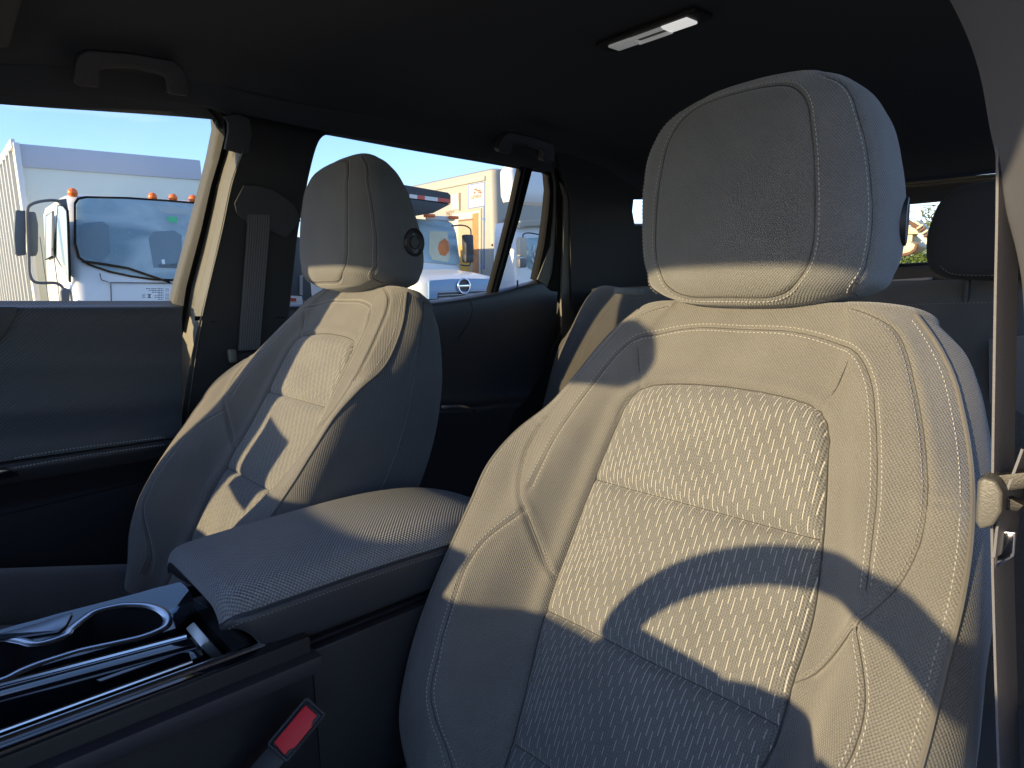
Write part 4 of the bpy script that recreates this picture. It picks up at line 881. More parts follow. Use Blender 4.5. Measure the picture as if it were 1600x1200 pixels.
bm = bmesh.new(); L_ = catmull([at(x, y, Y=YS-.012+.0) for x, y in ((893, 600), (915, 540), (945, 490), (975, 470), (1010, 464))], 20); stitch_bm(bm, L_, [(0, -1, .4)]*len(L_), pitch=.006, length=.004)
L_ = catmull([at(x, y, Y=YS+.005) for x, y in ((1380, 478), (1480, 474), (1560, 473))], 20); stitch_bm(bm, L_, [(0, -1, .4)]*len(L_), pitch=.006, length=.004)
frombm('stitching', bm, M_THREAD_D, rb, smooth=False, kind='stuff')
frombm('release_lever', bm_box(at(983, 455, Y=YS-.03), (.075, .03, .016), rot=Matrix.Rotation(R(4), 3, 'Y'), w=.004), M_TRIM, rb)
rows = [[Vector((x, y, .62+.03*math.cos(x*9)+(.0 if y > .35 else -.06))) for x in np.linspace(-.65, .65, 9)] for y in (.78, .6, .4, .30, .28)]
rows_mesh('cushion', rows, M_BENCH, rb, sub=4)
def rhead(cx_, cy_, cz, w_, h_, d_):
    bm = bmesh.new(); bmesh.ops.create_cube(bm, size=1); bmesh.ops.subdivide_edges(bm, edges=bm.edges, cuts=12, use_grid_fill=True)
    for v in bm.verts:
        p = v.co*2; q = Vector([math.copysign(abs(c)**1.0, c) for c in p]); L6 = (abs(q.x)**4.2+abs(q.y)**4.2+abs(q.z)**4.2)**(1/4.2); m_ = max(abs(q.x), abs(q.y), abs(q.z)); q = q*(m_/L6 if L6 else 1)
        tap = 1-.16*max(0, q.z); v.co = Vector((q.x*w_/2*tap, q.y*d_/2, q.z*h_/2))+Vector((cx_, cy_, cz))
    return bm
a_ = at(1455, 362, Y=YS+.08); t_ = at(1540, 284, Y=YS+.08); b_ = at(1500, 438, Y=YS+.08)
M_RH = fabric('rear_headrest_cloth', (.035, .035, .038), sheen=.05)
for nm, cx_ in (('headrest', a_.x+.125), ('headrest', -.36)):
    hz = (t_.z+b_.z)/2; hh_ = (t_.z-b_.z)
    if nm == 'headrest' and cx_ < 0: continue
    h = frombm(nm, rhead(cx_, YS+.08, hz, .25, hh_, .11), M_RH, rb)
    bm = bmesh.new(); L_ = catmull([at(x, y, Y=YS+.022) for x, y in ((1468, 415), (1485, 427), (1515, 430), (1560, 430))], 14); stitch_bm(bm, L_, [(0, -1, 0)]*len(L_), pitch=.006, length=.004); frombm('stitching', bm, M_THREAD_D, h, smooth=False, kind='stuff')
    for s_ in (-1, 1): frombm('post', tube([Vector((cx_+s_*.06, YS+.08, b_.z-.06)), Vector((cx_+s_*.06, YS+.08, b_.z+.02))], .006, 10), M_BLACK, h)
prism('insert_panel', [at(x, y, Y=YS-.012) for x, y in ((1545, 530), (1700, 515), (1700, 900), (1545, 900))], (0, .006, 0), M_BENCHI, rb, w=.001)

# ------------------------------------------------------------------ front of the cabin (behind the camera; it shapes the sunlight)
def wsp(x, y): return Vector((x, y, 1.60-(-1.05-y)*(.50/.72)))
ws = mesh('windscreen', [wsp(-.56, -1.06), wsp(.56, -1.06), wsp(.74, -1.77), wsp(-.74, -1.77)], [(0, 1, 2, 3)], M_WS, smooth=False); tag(ws, 'clear windscreen behind the viewpoint', 'windscreen')
hd = box('windscreen_header', (0, -1.07, 1.62), (1.26, .05, .05), M_CEIL, w=.008); tag(hd, 'dark header rail over the windscreen', 'roof trim')
for s_ in (-1, 1):
    pf = [Vector((s_*.575, -1.05, 1.60)), Vector((s_*.735, -1.78, 1.09)), Vector((s_*.83, -1.78, 1.09)), Vector((s_*.715, -1.05, 1.60))]
    o = prism('pillar_trim', pf, (0, .03, .035), M_TRIM_D, w=.006); tag(o, ('windscreen pillar on the farther side' if s_ < 0 else 'windscreen pillar on the nearer side')+' of the car', 'pillar trim')
rows = [[Vector((x, y, z+.0)) for x in (-.78, -.4, 0, .4, .78)] for y, z in ((-.98, .80), (-.99, .95), (-1.00, 1.02), (-1.04, 1.055), (-1.15, 1.065), (-1.45, 1.06), (-1.8, 1.05))]
ds = rows_mesh('dashboard', rows, M_BLACK, sub=4); tag(ds, 'black dashboard top ahead of the front seats', 'dashboard'); md = ds.modifiers.new('s', 'SOLIDIFY'); md.thickness = .02
# raised instrument hood and screen
def proj_card(x0, x1, z0, z1, Y): return [Vector((x0, Y, z0)), Vector((x1, Y, z0)), Vector((x1, Y, z1)), Vector((x0, Y, z1))]
sw = empty('steering_wheel', (.405, -.775, 1.092), (R(-25), 0, 0), label='black steering wheel ahead of the nearest seat', cat='steering wheel')
bpy.context.view_layer.update()
t25 = R(25); UPW = Vector((0, -math.sin(t25), math.cos(t25))); NW = Vector((0, math.cos(t25), math.sin(t25))); CW = Vector((.405, -.775, 1.092))
frombm('rim', tube([CW+Vector((1, 0, 0))*.178*math.cos(a)+UPW*.178*math.sin(a) for a in np.linspace(0, 2*math.pi, 72, endpoint=False)], .0185, 12, closed=True), M_LEATHER, sw)
def wpt(x, u): return CW+Vector((x-CW.x, 0, 0))+UPW*u
prism('hub', [wpt(CW.x+a, b) for a, b in ((-.075, .030), (-.03, .045), (.03, .045), (.075, .030), (.07, -.05), (.03, -.08), (-.03, -.08), (-.07, -.05))], -NW*.04, M_BLACK, sw, w=.01)
for s_ in (-1, 1): prism('spoke', [wpt(CW.x+s_*a, b) for a, b in ((.06, .036), (.170, .050), (.172, -.012), (.06, -.03))], -NW*.018, M_BLACK, sw, w=.004)
prism('spoke', [wpt(CW.x+a, b) for a, b in ((-.03, -.06), (.03, -.06), (.022, -.17), (-.022, -.17))], -NW*.018, M_BLACK, sw, w=.004)
frombm('column', tube([CW-NW*.03, CW-NW*.35], .045, 16), M_BLACK, sw)
ic = prism('instrument_hood', [Vector((x, -1.0, z)) for x, z in ((-.08, 1.0), (-.08, 1.145), (.02, 1.157), (.14, 1.155), (.54, 1.15), (.56, 1.13), (.60, 1.0))], (0, -.10, 0), M_BLACK, w=.01); tag(ic, 'black instrument display hood on the dashboard', 'display')
cdp = prism('center_display', [Vector((x, -1.0, z)) for x, z in ((-.36, 1.04), (-.36, 1.205), (.022, 1.205), (.022, 1.04))], (0, -.02, 0), M_GLOSS, w=.006); tag(cdp, 'upright glossy center display on the dashboard', 'display')
# ---- mirror, and an unseen card shaped to cast the rectangular shadow
mr = empty('rearview_mirror', (-.04, -1.0, 1.47), label='interior mirror under the windscreen header', cat='mirror')
prism('housing', [Vector((x, -.98, z)) for x, z in ((-.16, 1.435), (-.17, 1.49), (-.13, 1.515), (.07, 1.515), (.10, 1.50), (.112, 1.47), (.106, 1.445), (.085, 1.43), (-.13, 1.42))], (0, -.03, 0), M_BLACK, mr, w=.008)
frombm('stem', bm_box((-.05, -1.03, 1.55), (.06, .05, .10), w=.01), M_BLACK, mr)
def upstream(x, z, Y, Yr=-.8): k = (Y-Yr)/SD.y; return Vector((x+SD.x*k, Y, z+SD.z*k))
st_ = prism('windscreen_card', [upstream(x+.033, z, -1.12) for x, z in ((-.568, 1.236), (-.45, 1.207), (-.455, 1.082), (-.575, 1.10))], (0, -.002, 0), mat('card', (.6, .6, .6), .6), w=0); tag(st_, 'unseen card by the windscreen, shaped to cast the rectangular seat shadow', 'card')

# ------------------------------------------------------------------ outside
def ground_mat():
    m, nt, b = new_mat('asphalt'); L = nt.links; tc = N_(nt, 'ShaderNodeTexCoord')
    n = N_(nt, 'ShaderNodeTexNoise'); n.inputs['Scale'].default_value = .5; n.inputs['Detail'].default_value = 8; L.new(tc.outputs['Object'], n.inputs['Vector'])
    n2 = N_(nt, 'ShaderNodeTexNoise'); n2.inputs['Scale'].default_value = 60; L.new(tc.outputs['Object'], n2.inputs['Vector'])
    r_ = N_(nt, 'ShaderNodeValToRGB'); r_.color_ramp.elements[0].color = (.07, .07, .068, 1); r_.color_ramp.elements[1].color = (.17, .165, .15, 1)
    L.new(math_(nt, 'ADD', math_(nt, 'MULTIPLY', n.outputs[0], .7), math_(nt, 'MULTIPLY', n2.outputs[0], .3)), r_.inputs[0]); L.new(r_.outputs[0], b.inputs['Base Color']); b.inputs['Roughness'].default_value = .9
    return m
g = mesh('ground', [(-900, -900, .1), (900, -900, .1), (900, 900, .1), (-900, 900, .1)], [(0, 1, 2, 3)], ground_mat(), smooth=False, kind='structure')
M_WHITE = mat('white_paint', (.66, .66, .64), .35, coat=.3, var=.03, vscale=3); M_CREAM = mat('box_panel', (.34, .32, .265), .55, var=.05, vscale=2)
def glass_reflection_paint():  # noise bands paint reflections into the glass colour, with pale specks
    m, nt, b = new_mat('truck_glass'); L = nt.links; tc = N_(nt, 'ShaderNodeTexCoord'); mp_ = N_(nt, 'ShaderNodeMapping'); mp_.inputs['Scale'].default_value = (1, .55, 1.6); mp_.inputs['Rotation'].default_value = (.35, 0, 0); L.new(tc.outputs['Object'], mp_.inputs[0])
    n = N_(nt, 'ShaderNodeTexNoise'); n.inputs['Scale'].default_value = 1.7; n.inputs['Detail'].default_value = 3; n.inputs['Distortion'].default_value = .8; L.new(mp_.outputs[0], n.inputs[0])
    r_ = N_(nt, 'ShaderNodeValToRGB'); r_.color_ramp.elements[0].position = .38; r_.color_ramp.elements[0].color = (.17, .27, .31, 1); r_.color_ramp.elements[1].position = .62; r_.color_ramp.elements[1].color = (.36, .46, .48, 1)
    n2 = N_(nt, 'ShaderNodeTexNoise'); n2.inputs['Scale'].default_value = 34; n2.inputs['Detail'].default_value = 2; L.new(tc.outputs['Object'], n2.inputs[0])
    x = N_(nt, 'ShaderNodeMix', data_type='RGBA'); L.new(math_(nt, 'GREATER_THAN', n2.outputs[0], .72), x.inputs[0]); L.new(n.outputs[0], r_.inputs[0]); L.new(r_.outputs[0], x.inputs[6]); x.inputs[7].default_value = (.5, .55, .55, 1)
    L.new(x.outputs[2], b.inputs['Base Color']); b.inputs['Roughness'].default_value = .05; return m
M_WGL = glass_reflection_paint(); M_DK = mat('dark_body', (.03, .033, .04), .5); M_AMB = mat('amber_lens', (.85, .16, .02), .3)
M_GREY = mat('grey_plastic', (.10, .105, .115), .5); M_TYRE = mat('tyre', (.02, .02, .02), .85); M_STEEL = mat('steel', (.35, .36, .38), .4, .6)
def ring(xf, xb, yc, hw, z, r_=.14, n=6):
    P = []; xs = [(xf-r_, yc-hw+r_, -1, -1), (xf-r_, yc+hw-r_, 0, 1), (xb+r_, yc+hw-r_, 1, 1), (xb+r_, yc-hw+r_, 1, -1)]
    for k, (cx_, cy_, _, _) in enumerate(xs):
        a0 = [-90, 0, 90, 180][k]
        for j in range(n+1): a = R(a0+90*j/n); P.append(Vector((cx_+r_*math.cos(a), cy_+r_*math.sin(a), z)))
    return P
def loft_rings(name, rings, m_, par, sharp=True):
    bm = bmesh.new(); RR = [[bm.verts.new(p) for p in r_] for r_ in rings]; n = len(RR[0])
    for a, b in zip(RR[:-1], RR[1:]):
        for k in range(n): bm.faces.new((a[k], a[(k+1) % n], b[(k+1) % n], b[k]))
    bm.faces.new(RR[0][::-1]); bm.faces.new(RR[-1]); return frombm(name, bm, m_, par)
def wheel(c, r_, w_, par, ax='Y'):
    e = Vector((0, 1, 0)) if ax == 'Y' else Vector((1, 0, 0)); t = frombm('wheel', tube([c-e*w_/2, c-e*w_/2.4, c+e*w_/2.4, c+e*w_/2], [r_*.94, r_, r_, r_*.94], 28), M_TYRE, par)
    frombm('rim', tube([c-e*w_*.52, c-e*w_*.45], [r_*.5, r_*.58], 20), M_STEEL, t); return t
# ---- crew cab box truck
XF = -8.40; y0, y1 = .70, 2.86; yc = (y0+y1)/2; hw = (y1-y0)/2
t1 = empty('box_truck', (XF-3, yc, .1), label='white crew cab box truck with orange roof lights seen through the front window', cat='truck')
loft_rings('cab', [ring(XF-.02, -10.45, yc, hw-.02, .5), ring(XF, -10.45, yc, hw, .8), ring(XF, -10.45, yc, hw, 1.34), ring(XF-.10, -10.45, yc, hw-.02, 1.6), ring(XF-.36, -10.45, yc, hw-.07, 2.34), ring(XF-.42, -10.45, yc, hw-.10, 2.43, .16), ring(XF-.55, -10.42, yc, hw-.17, 2.475, .16), ring(XF-.8, -10.3, yc, hw-.3, 2.49, .16)], M_WHITE, t1)
wP = np.array([XF+.012, 0, 1.34]); wN = np.array([1, 0, .345])
def wpl(x, y, d=0.0): return at(x, y, P=wP+np.array([d, 0, 0]), N=wN)
WO = [(118, 318), (123, 311), (136, 308.5), (200, 310), (260, 314), (320, 319), (352, 322), (352, 436), (300, 438), (240, 436), (205, 431), (172, 424), (140, 413), (124, 402), (118, 380)]
cx_, cy_ = 235, 375
prism('windscreen_seal', [wpl(cx_+(x-cx_)*1.02, cy_+(y-cy_)*1.035) for x, y in WO], (-.02, 0, 0), M_RUB, t1, w=0)
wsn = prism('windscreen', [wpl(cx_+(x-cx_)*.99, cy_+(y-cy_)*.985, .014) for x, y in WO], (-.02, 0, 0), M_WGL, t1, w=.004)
frombm('wiper_arm', tube([wpl(x, y, .04) for x, y in ((128, 408), (165, 413), (200, 419), (232, 430), (262, 440), (266, 442))], .014, 6), M_RUB, t1)
prism('green_sticker', [wpl(x, y, .018) for x, y in ((262, 338), (276, 339), (277, 348), (263, 347))], (-.003, 0, 0), mat('green', (.05, .5, .22), .5), t1, w=0)
M_INT = mat('cab_interior', (.15, .225, .26), .2); M_INTL = mat('cab_interior_pale', (.36, .42, .42), .5)
prism('sun_visor', [wpl(x, y, .0165) for x, y in ((246, 322), (300, 326), (300, 335), (262, 334), (250, 330))], (-.004, 0, 0), M_INTL, t1, w=0)
prism('seat_top', [wpl(x, y, .0165) for x, y in ((124, 358), (130, 349), (160, 346), (170, 352), (172, 395), (158, 410), (126, 398))], (-.004, 0, 0), M_INT, t1, w=0)
prism('seat_top', [wpl(x, y, .0165) for x, y in ((232, 372), (240, 362), (272, 360), (284, 368), (284, 420), (240, 418))], (-.004, 0, 0), M_INT, t1, w=0)
prism('papers', [wpl(x, y, .0165) for x, y in ((246, 413), (283, 411), (284, 421), (250, 422))], (-.004, 0, 0), M_INTL, t1, w=0)
prism('papers', [wpl(x, y, .018) for x, y in ((252, 406), (257, 405), (258, 412), (254, 413))], (-.004, 0, 0), mat('pale_tag', (.7, .75, .72), .5), t1, w=0)
for k, x in enumerate((113, 238, 270, 301, 352)):
    p = at(x, 297+(x-113)*.055, X=-8.85); bm = bmesh.new(); bmesh.ops.create_uvsphere(bm, u_segments=14, v_segments=8, radius=.055); bmesh.ops.transform(bm, matrix=Matrix.Translation(p-Vector((0, 0, .03))), verts=bm.verts); frombm('roof_light', bm, M_AMB, t1)
def cabside(x, y, d=0): return at(x, y, Y=y0-.012-d)
for nm, L_ in (('front_door_window', [(91, 321), (98, 323), (103, 330), (104, 345), (107, 440), (101, 424), (94, 412), (88.5, 402), (89, 350)]), ('rear_door_window', [(72, 338), (81, 331), (80, 400), (71, 405)])):
    q = prism(nm+'_seal', [cabside(x+(1.2 if x > 85 else .8)*(1 if x > sum(a for a, _ in L_)/len(L_) else -1), y+1.2*(1 if y > 365 else -1)) for x, y in L_], (0, .02, 0), M_RUB, t1, w=0)
    prism(nm, [cabside(x, y, .006) for x, y in L_], (0, .02, 0), mat('side_glass', (.30, .36, .38), .1), t1, w=0)
for x_, y_ in ((-9.35, 0), (-10.3, 0)): frombm('door_seam', bm_box((x_, y0-.002, 1.3), (.008, .01, 1.5), w=0), M_GREY, t1)
frombm('door_handle', bm_box((-9.2, y0-.02, 1.15), (.16, .03, .05), w=.01), M_RUB, t1)
XM = -8.55
def mt(pts): return catmull([at(x, y, X=XM) for x, y in pts], 5)
frombm('mirror_arm', tube(mt([(92, 314), (80, 313), (62, 315), (48, 320), (43, 328), (43, 350), (45, 400), (46, 425), (51, 438), (62, 442), (85, 442), (95, 446), (99, 452)]), .017, 7), M_GREY, t1)
prism('mirror_head', [at(x, y, X=XM-.02) for x, y in ((24, 330), (26, 328), (40, 329), (41, 398), (28, 400), (24, 396), (22, 370))], (-.10, 0, 0), M_GREY, t1, w=.02)
prism('mirror_head', [at(x, y, X=XM-.04) for x, y in ((43, 330), (56, 331), (60, 350), (60, 392), (57, 400), (43, 400))], (-.10, 0, 0), mat('mirror_back', (.16, .16, .15), .5), t1, w=.02)
prism('mirror_bracket', [at(x, y, X=XM+.03) for x, y in ((90, 312), (104, 310), (107, 328), (98, 322))], (-.12, 0, 0), M_GREY, t1, w=.01)
prism('mirror_base', [at(x, y, X=XM+.05) for x, y in ((95, 455), (100, 449), (109, 452), (109, 475), (97, 474))], (-.10, 0, 0), M_GREY, t1, w=.01)
for L_ in ([(156, 427), (158, 437), (173, 442), (174, 475), (175, 520)], [(173, 441.5), (300, 443), (350, 444)]): frombm('panel_gap', tube([at(x, y, X=XF+.003) for x, y in L_], .007, 5), M_GREY, t1)
prism('headlight', [at(x, y, X=XF+.012) for x, y in ((121, 468), (136, 472), (150, 484), (150, 500), (124, 500))], (-.03, 0, 0), mat('headlight_glass', (.6, .62, .62), .12), t1, w=.005)
frombm('bumper', bm_box((XF+.03, yc, .62), (.14, 2.1, .28), w=.03), M_WHITE, t1)
for yy in (y0+.25, y1-.25): wheel(Vector((-9.1, yy, .5)), .40, .25, t1); wheel(Vector((-13.5, yy, .5)), .40, .45, t1)
XB = -10.62; yb = at(22, 224, X=XB).y; zb_ = at(22, 224, X=XB).z; ym = 2*yc-yb
frombm('cargo_box', bm_box(((XB-17.2)/2, yc, (zb_+1.0)/2), (17.2+XB, ym-yb, zb_-1.0), w=.015), mat('box_front_paint', (.70, .72, .62), .5, var=.03, vscale=1.5), t1)
zs = at(22, 260, X=XB).z
frombm('upper_band', bm_box((XB+.012, yc, (zb_+zs)/2), (.02, ym-yb-.04, zb_-zs), w=.003), mat('band_bluish', (.46, .49, .55), .5), t1)  # bluish band across the top of the box front
frombm('corner_post', bm_box((XB+.0, yb+.02, (zb_+1.0)/2), (.10, .07, zb_-1.0+.02), w=.012), M_WHITE, t1)
M_RIB = mat('rib_paint', (.40, .41, .42), .5)
for k in range(14): frombm('side_rib', bm_box((XB-.35-.42*k, yb-.02, (zb_+1.0)/2), (.10, .05, zb_-1.05), w=.008), M_RIB, t1)
for zz in (1.02, zb_): frombm('side_rail', bm_box(((XB-17.2)/2, yb-.012, zz), (17.2+XB, .05, .12), w=.01), M_WHITE, t1)
frombm('chassis', bm_box((-13.3, yc, .78), (8.0, .9, .25), w=.02), M_DK, t1)
# ---- tow truck with its dark deck over the cab
t2 = empty('tow_truck', (-9, 5.3, .1), label='white hooded tow truck with a round badge and a black deck over the cab', cat='truck')
YC = at(725, 447, X=-6.95).y-.02
def xz_prism(name, prof, ya, yb_, m_, par, w=.02, **k): return prism(name, [Vector((x, ya, z)) for x, z in prof], (0, yb_-ya, 0), m_, par, w=w, seg=3, **k)
loft_rings('hood', [ring(-6.98, -8.3, YC, .80, .75, .25), ring(-6.95, -8.3, YC, .80, 1.12, .25), ring(-6.97, -8.3, YC, .79, 1.30, .25), ring(-7.08, -8.3, YC, .74, 1.375, .25), ring(-7.35, -8.3, YC, .66, 1.43, .22), ring(-7.9, -8.3, YC, .6, 1.50, .12)], M_WHITE, t2)
M_BLUE = mat('fascia_shade_blue', (.16, .27, .42), .3, coat=.4)  # blue of shade and reflection put into the front's colour
prism('front_fascia', [Vector((-6.93, YC+a, z)) for a, z in ((-.62, 1.02), (-.60, 1.33), (-.2, 1.345), (.2, 1.345), (.60, 1.33), (.62, 1.02))], (-.05, 0, 0), M_BLUE, t2, w=.02)
prism('grille', [Vector((-6.925, YC+a, z)) for a, z in ((-.50, .98), (-.46, 1.16), (.46, 1.16), (.50, .98))], (-.03, 0, 0), M_DK, t2, w=.01)
for k in range(5): frombm('grille_bar', bm_box((-6.92, YC, 1.0+.04*k), (.02, .92, .010), w=.002), M_STEEL, t2)
bc = at(725, 447, X=-6.90); frombm('badge_ring', tube([bc+Vector((0, math.cos(a), math.sin(a)))*.105 for a in np.linspace(0, 2*math.pi, 32, endpoint=False)], .014, 8, closed=True), M_CHROME, t2)
frombm('badge_disc', tube([bc-Vector((.03, 0, 0)), bc-Vector((.01, 0, 0))], .10, 28), M_DK, t2); frombm('badge_bar', bm_box(bc+Vector((.0, 0, .0)), (.02, .20, .035), w=.006), M_CHROME, t2)
loft_rings('cab', [ring(-8.15, -10.0, YC, .93, .8, .1), ring(-8.15, -10.0, YC, .93, 1.48, .1), ring(-8.42, -10.0, YC, .84, 2.16, .1), ring(-8.52, -10.0, YC, .80, 2.26, .1), ring(-8.7, -9.9, YC, .7, 2.32, .1)], M_WHITE, t2)
w2P = np.array([-8.125, 0, 1.48]); w2N = np.array([1, 0, .40])
def w2(x, y, d=0): return at(x, y, P=w2P+np.array([d, 0, 0]), N=w2N)
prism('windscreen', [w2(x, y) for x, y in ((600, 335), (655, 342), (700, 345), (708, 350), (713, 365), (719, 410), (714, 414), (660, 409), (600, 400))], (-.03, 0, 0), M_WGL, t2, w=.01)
prism('rear_window_view', [w2(x, y, .008) for x, y in ((671, 361), (699, 362), (704, 400), (700, 410), (676, 406), (671, 396))], (-.01, 0, 0), mat('far_glass', (.55, .52, .36), .2, var=.25, vscale=4), t2, w=.004)
prism('orange_seat_cover', [w2(x, y, .014) for x, y in ((687, 378), (695, 372), (701, 378), (702, 392), (696, 400), (688, 398), (684, 388))], (-.006, 0, 0), mat('orange_cloth', (.62, .20, .06), .8, var=.3, vscale=9), t2, w=.003)
for x, y in ((671, 337), (708, 340)):
    frombm('roof_light', bm_box(at(x, y, X=-8.45), (.09, .18, .05), w=.012), M_AMB, t2)
frombm('roof_light_bar', bm_box(at(688, 341, X=-8.50), (.08, .55, .07), w=.012), mat('pale_bar', (.6, .6, .62), .3), t2)
MX = -8.1; mc = at(734, 372, X=MX)
frombm('mirror_head', bm_box(at(731, 383, X=MX), (.12, .17, .34), w=.03), M_DK, t2); frombm('mirror_head', bm_box(at(731, 403.5, X=MX), (.12, .17, .14), w=.03), M_DK, t2)
frombm('mirror_arm', tube(catmull([at(x, y, X=MX) for x, y in ((706, 353), (722, 352), (733, 356), (736, 366), (735, 410), (730, 415), (720, 414))], 5), .012, 6), M_DK, t2)
dk = empty('deck'); dk.parent = t2; dk.matrix_parent_inverse = Matrix.Translation(t2.location).inverted()
DX = -7.9
def dkp(x, y, X=DX): return at(x, y, X=X)
bm = bmesh.new(); fr = [dkp(560, 276), dkp(700, 301), dkp(704, 305), dkp(704, 318), dkp(560, 300)]
bk_ = [Vector((p.x-4.0, p.y+(.0), p.z+.05)) for p in fr]; A = [bm.verts.new(p) for p in fr]; B = [bm.verts.new(p) for p in bk_]; bm.faces.new(A); bm.faces.new(B[::-1])
for i in range(5): bm.faces.new((A[i], A[(i+1) % 5], B[(i+1) % 5], B[i]))
frombm('headboard', bm, M_DK, dk)
prism('underside', [dkp(560, 300), dkp(704, 319), dkp(677, 333), dkp(655, 330), dkp(560, 318)], (-.5, 0, 0), M_DK, dk, w=.01)
M_RED = mat('red_reflector', (.55, .06, .04), .35); M_REFW = mat('white_reflector', (.62, .62, .6), .35)
for k, (xa, xb_, m_) in enumerate(((640, 652, M_REFW), (652, 664, M_RED), (664, 684, M_REFW), (684, 703.5, M_RED))):
    ya_, yb2 = 304.5+(xa-650)*.125, 304.5+(xb_-650)*.125; prism('reflective_strip', [dkp(xa, ya_, DX+.01), dkp(xb_, yb2, DX+.01), dkp(xb_, yb2+6, DX+.01), dkp(xa, ya_+6, DX+.01)], (-.008, 0, 0), m_, dk, w=0)
for yy in (YC-.8, YC+.8): wheel(Vector((-7.8, yy, .55)), .45, .28, t2)
frombm('chassis', bm_box((-10.5, YC, .75), (5.5, 1.0, .3), w=.02), M_DK, t2)
# ---- box truck with posters
t3 = empty('box_truck', (-12, 8.3, .1), label='cream box truck with posters and an orange picture on its sunlit side', cat='truck')
YS3 = 8.7; xc3 = at(764, 300, Y=YS3).x; zt3 = at(760, 262.5, Y=YS3).z
loft_rings('cargo_box', [ring(xc3+.14, -17, YS3+1.25, 1.25, .95, .14, 8), ring(xc3+.14, -17, YS3+1.25, 1.25, zt3-.15, .14, 8), ring(xc3+.12, -17, YS3+1.25, 1.22, zt3-.05, .14, 8), ring(xc3+.02, -17, YS3+1.25, 1.12, zt3, .14, 8)], M_CREAM, t3)
frombm('top_rail', bm_box(((xc3-17)/2, YS3-.012, zt3-.20), (abs(xc3+17)-.2, .03, .10), w=.01), mat('rail', (.36, .35, .29), .5), t3)
def s3(x, y, d=0): return at(x, y, Y=YS3-.006-d)
def panel(name, q, m_, d=0, par=t3, th=.006): return prism(name, [s3(x, y, d) for x, y in q], (0, th, 0), m_, par, w=0)
M_PBL = mat('blue_border', (.12, .2, .5), .5); M_PW = mat('poster_white', (.50, .49, .44), .6); M_OR = mat('orange_print', (.46, .19, .06), .6, var=.5, vscale=5); M_BR = mat('brown_edge', (.22, .13, .07), .6); M_TXT = mat('brown_lettering', (.30, .16, .10), .6); M_REDT = mat('red_print', (.60, .12, .08), .6)
pst = panel('poster', ((731.5, 289), (757.5, 284), (757.5, 322), (731.5, 326)), M_PBL, .002)
panel('poster_face', ((732.6, 290.3), (756.6, 285.6), (756.6, 321), (732.6, 325)), M_PW, .006, pst)
for k, (x, y, w_, h_) in enumerate(((741, 295, 4, 2.6), (744, 297, 7, 2.2), (747, 299.5, 5, 2.2), (740, 300, 3, 3), (750, 301, 3, 1.6))): panel('emblem', ((x, y), (x+w_, y-.8), (x+w_, y+h_-.8), (x, y+h_)), M_REDT, .009, pst)
panel('pill', ((738, 315.5), (753, 313), (753, 317), (738, 319.5)), mat('pill_grey', (.32, .36, .48), .6), .009, pst)
def text3(body_, x, y, hpx, m_, par, d=.010):
    cu = bpy.data.curves.new('lettering', 'FONT'); cu.body = body_; p = s3(x, y, d); p2 = s3(x, y-hpx, d); cu.size = (p2-p).length*1.35; cu.extrude = .001
    o = bpy.data.objects.new('lettering', cu); COL.objects.link(o); cu.materials.append(m_); o.rotation_euler = (R(90), 0, 0); o.location = p; bpy.context.view_layer.update()
    me = bpy.data.meshes.new_from_object(o.evaluated_get(bpy.context.evaluated_depsgraph_get())); me.transform(o.matrix_world); bpy.data.objects.remove(o)
    me.materials.clear(); return link('lettering', me, m_, par, smooth=False)
text3('GEMINI', 735.5, 311.5, 6.0, M_TXT, pst); text3('NOIS', 697, 337, 7, M_TXT, t3)
panel('notice', ((705, 304), (716, 302), (717, 326), (705, 328)), M_PW, .003); panel('notice_edge', ((717, 301.5), (719, 301), (719, 400), (717, 400)), M_BR, .004)
door = panel('side_door', ((704, 331), (752, 325), (752, 435), (704, 435)), mat('door_cream', (.36, .34, .26), .6), .008)
panel('door_recess', ((707, 334), (750, 329), (750, 436), (707, 436)), M_PW, .012, door)
panel('orange_picture', ((738, 334), (747.5, 332.5), (748, 434), (738, 436)), M_OR, .016, door); panel('inner_notice', ((716, 346), (738, 343), (738, 436), (716, 436)), mat('tan_print', (.42, .32, .20), .6, var=.15, vscale=6), .016, door)
panel('recess_edge', ((716, 343.5), (738.5, 341), (738.5, 344), (716, 346.5)), M_BR, .020, door); panel('yellow_picture', ((719, 384), (733, 383), (733, 428), (719, 430)), mat('yellow_print', (.60, .32, .03), .6, var=.3, vscale=7), .020, door)
text3('W', 722, 392, 6, M_TXT, door, .022)
panel('blue_rule', ((755.2, 322), (756.8, 322), (756.2, 420), (754.6, 420)), M_PBL, .006)
for x, y in ((756, 342), (754.5, 417)): panel('blue_patch', ((x-3, y-1.5), (x+1, y-2), (x+1, y+3), (x-2, y+2)), M_PBL, .010)
frombm('front_step', bm_box((xc3+.17, YS3+1.2, zt3-.5), (.05, 1.6, .06), w=.01), M_WHITE, t3)
frombm('cable', tube(catmull([at(x, y, X=xc3+.17) for x, y in ((800, 340), (786, 345), (778, 362), (777, 385), (783, 405))], 6), .015, 6), M_GREY, t3)
for k in range(3): frombm('red_mark', bm_box(at(769+k*4.2, 383+(k % 2)*3, X=xc3+.15), (.01, .05, .05), w=0), M_REDT, t3)
for xx in (-11.8, -15.5): wheel(Vector((xx, YS3+.3, .55)), .45, .3, t3); wheel(Vector((xx, YS3+2.2, .55)), .45, .3, t3)
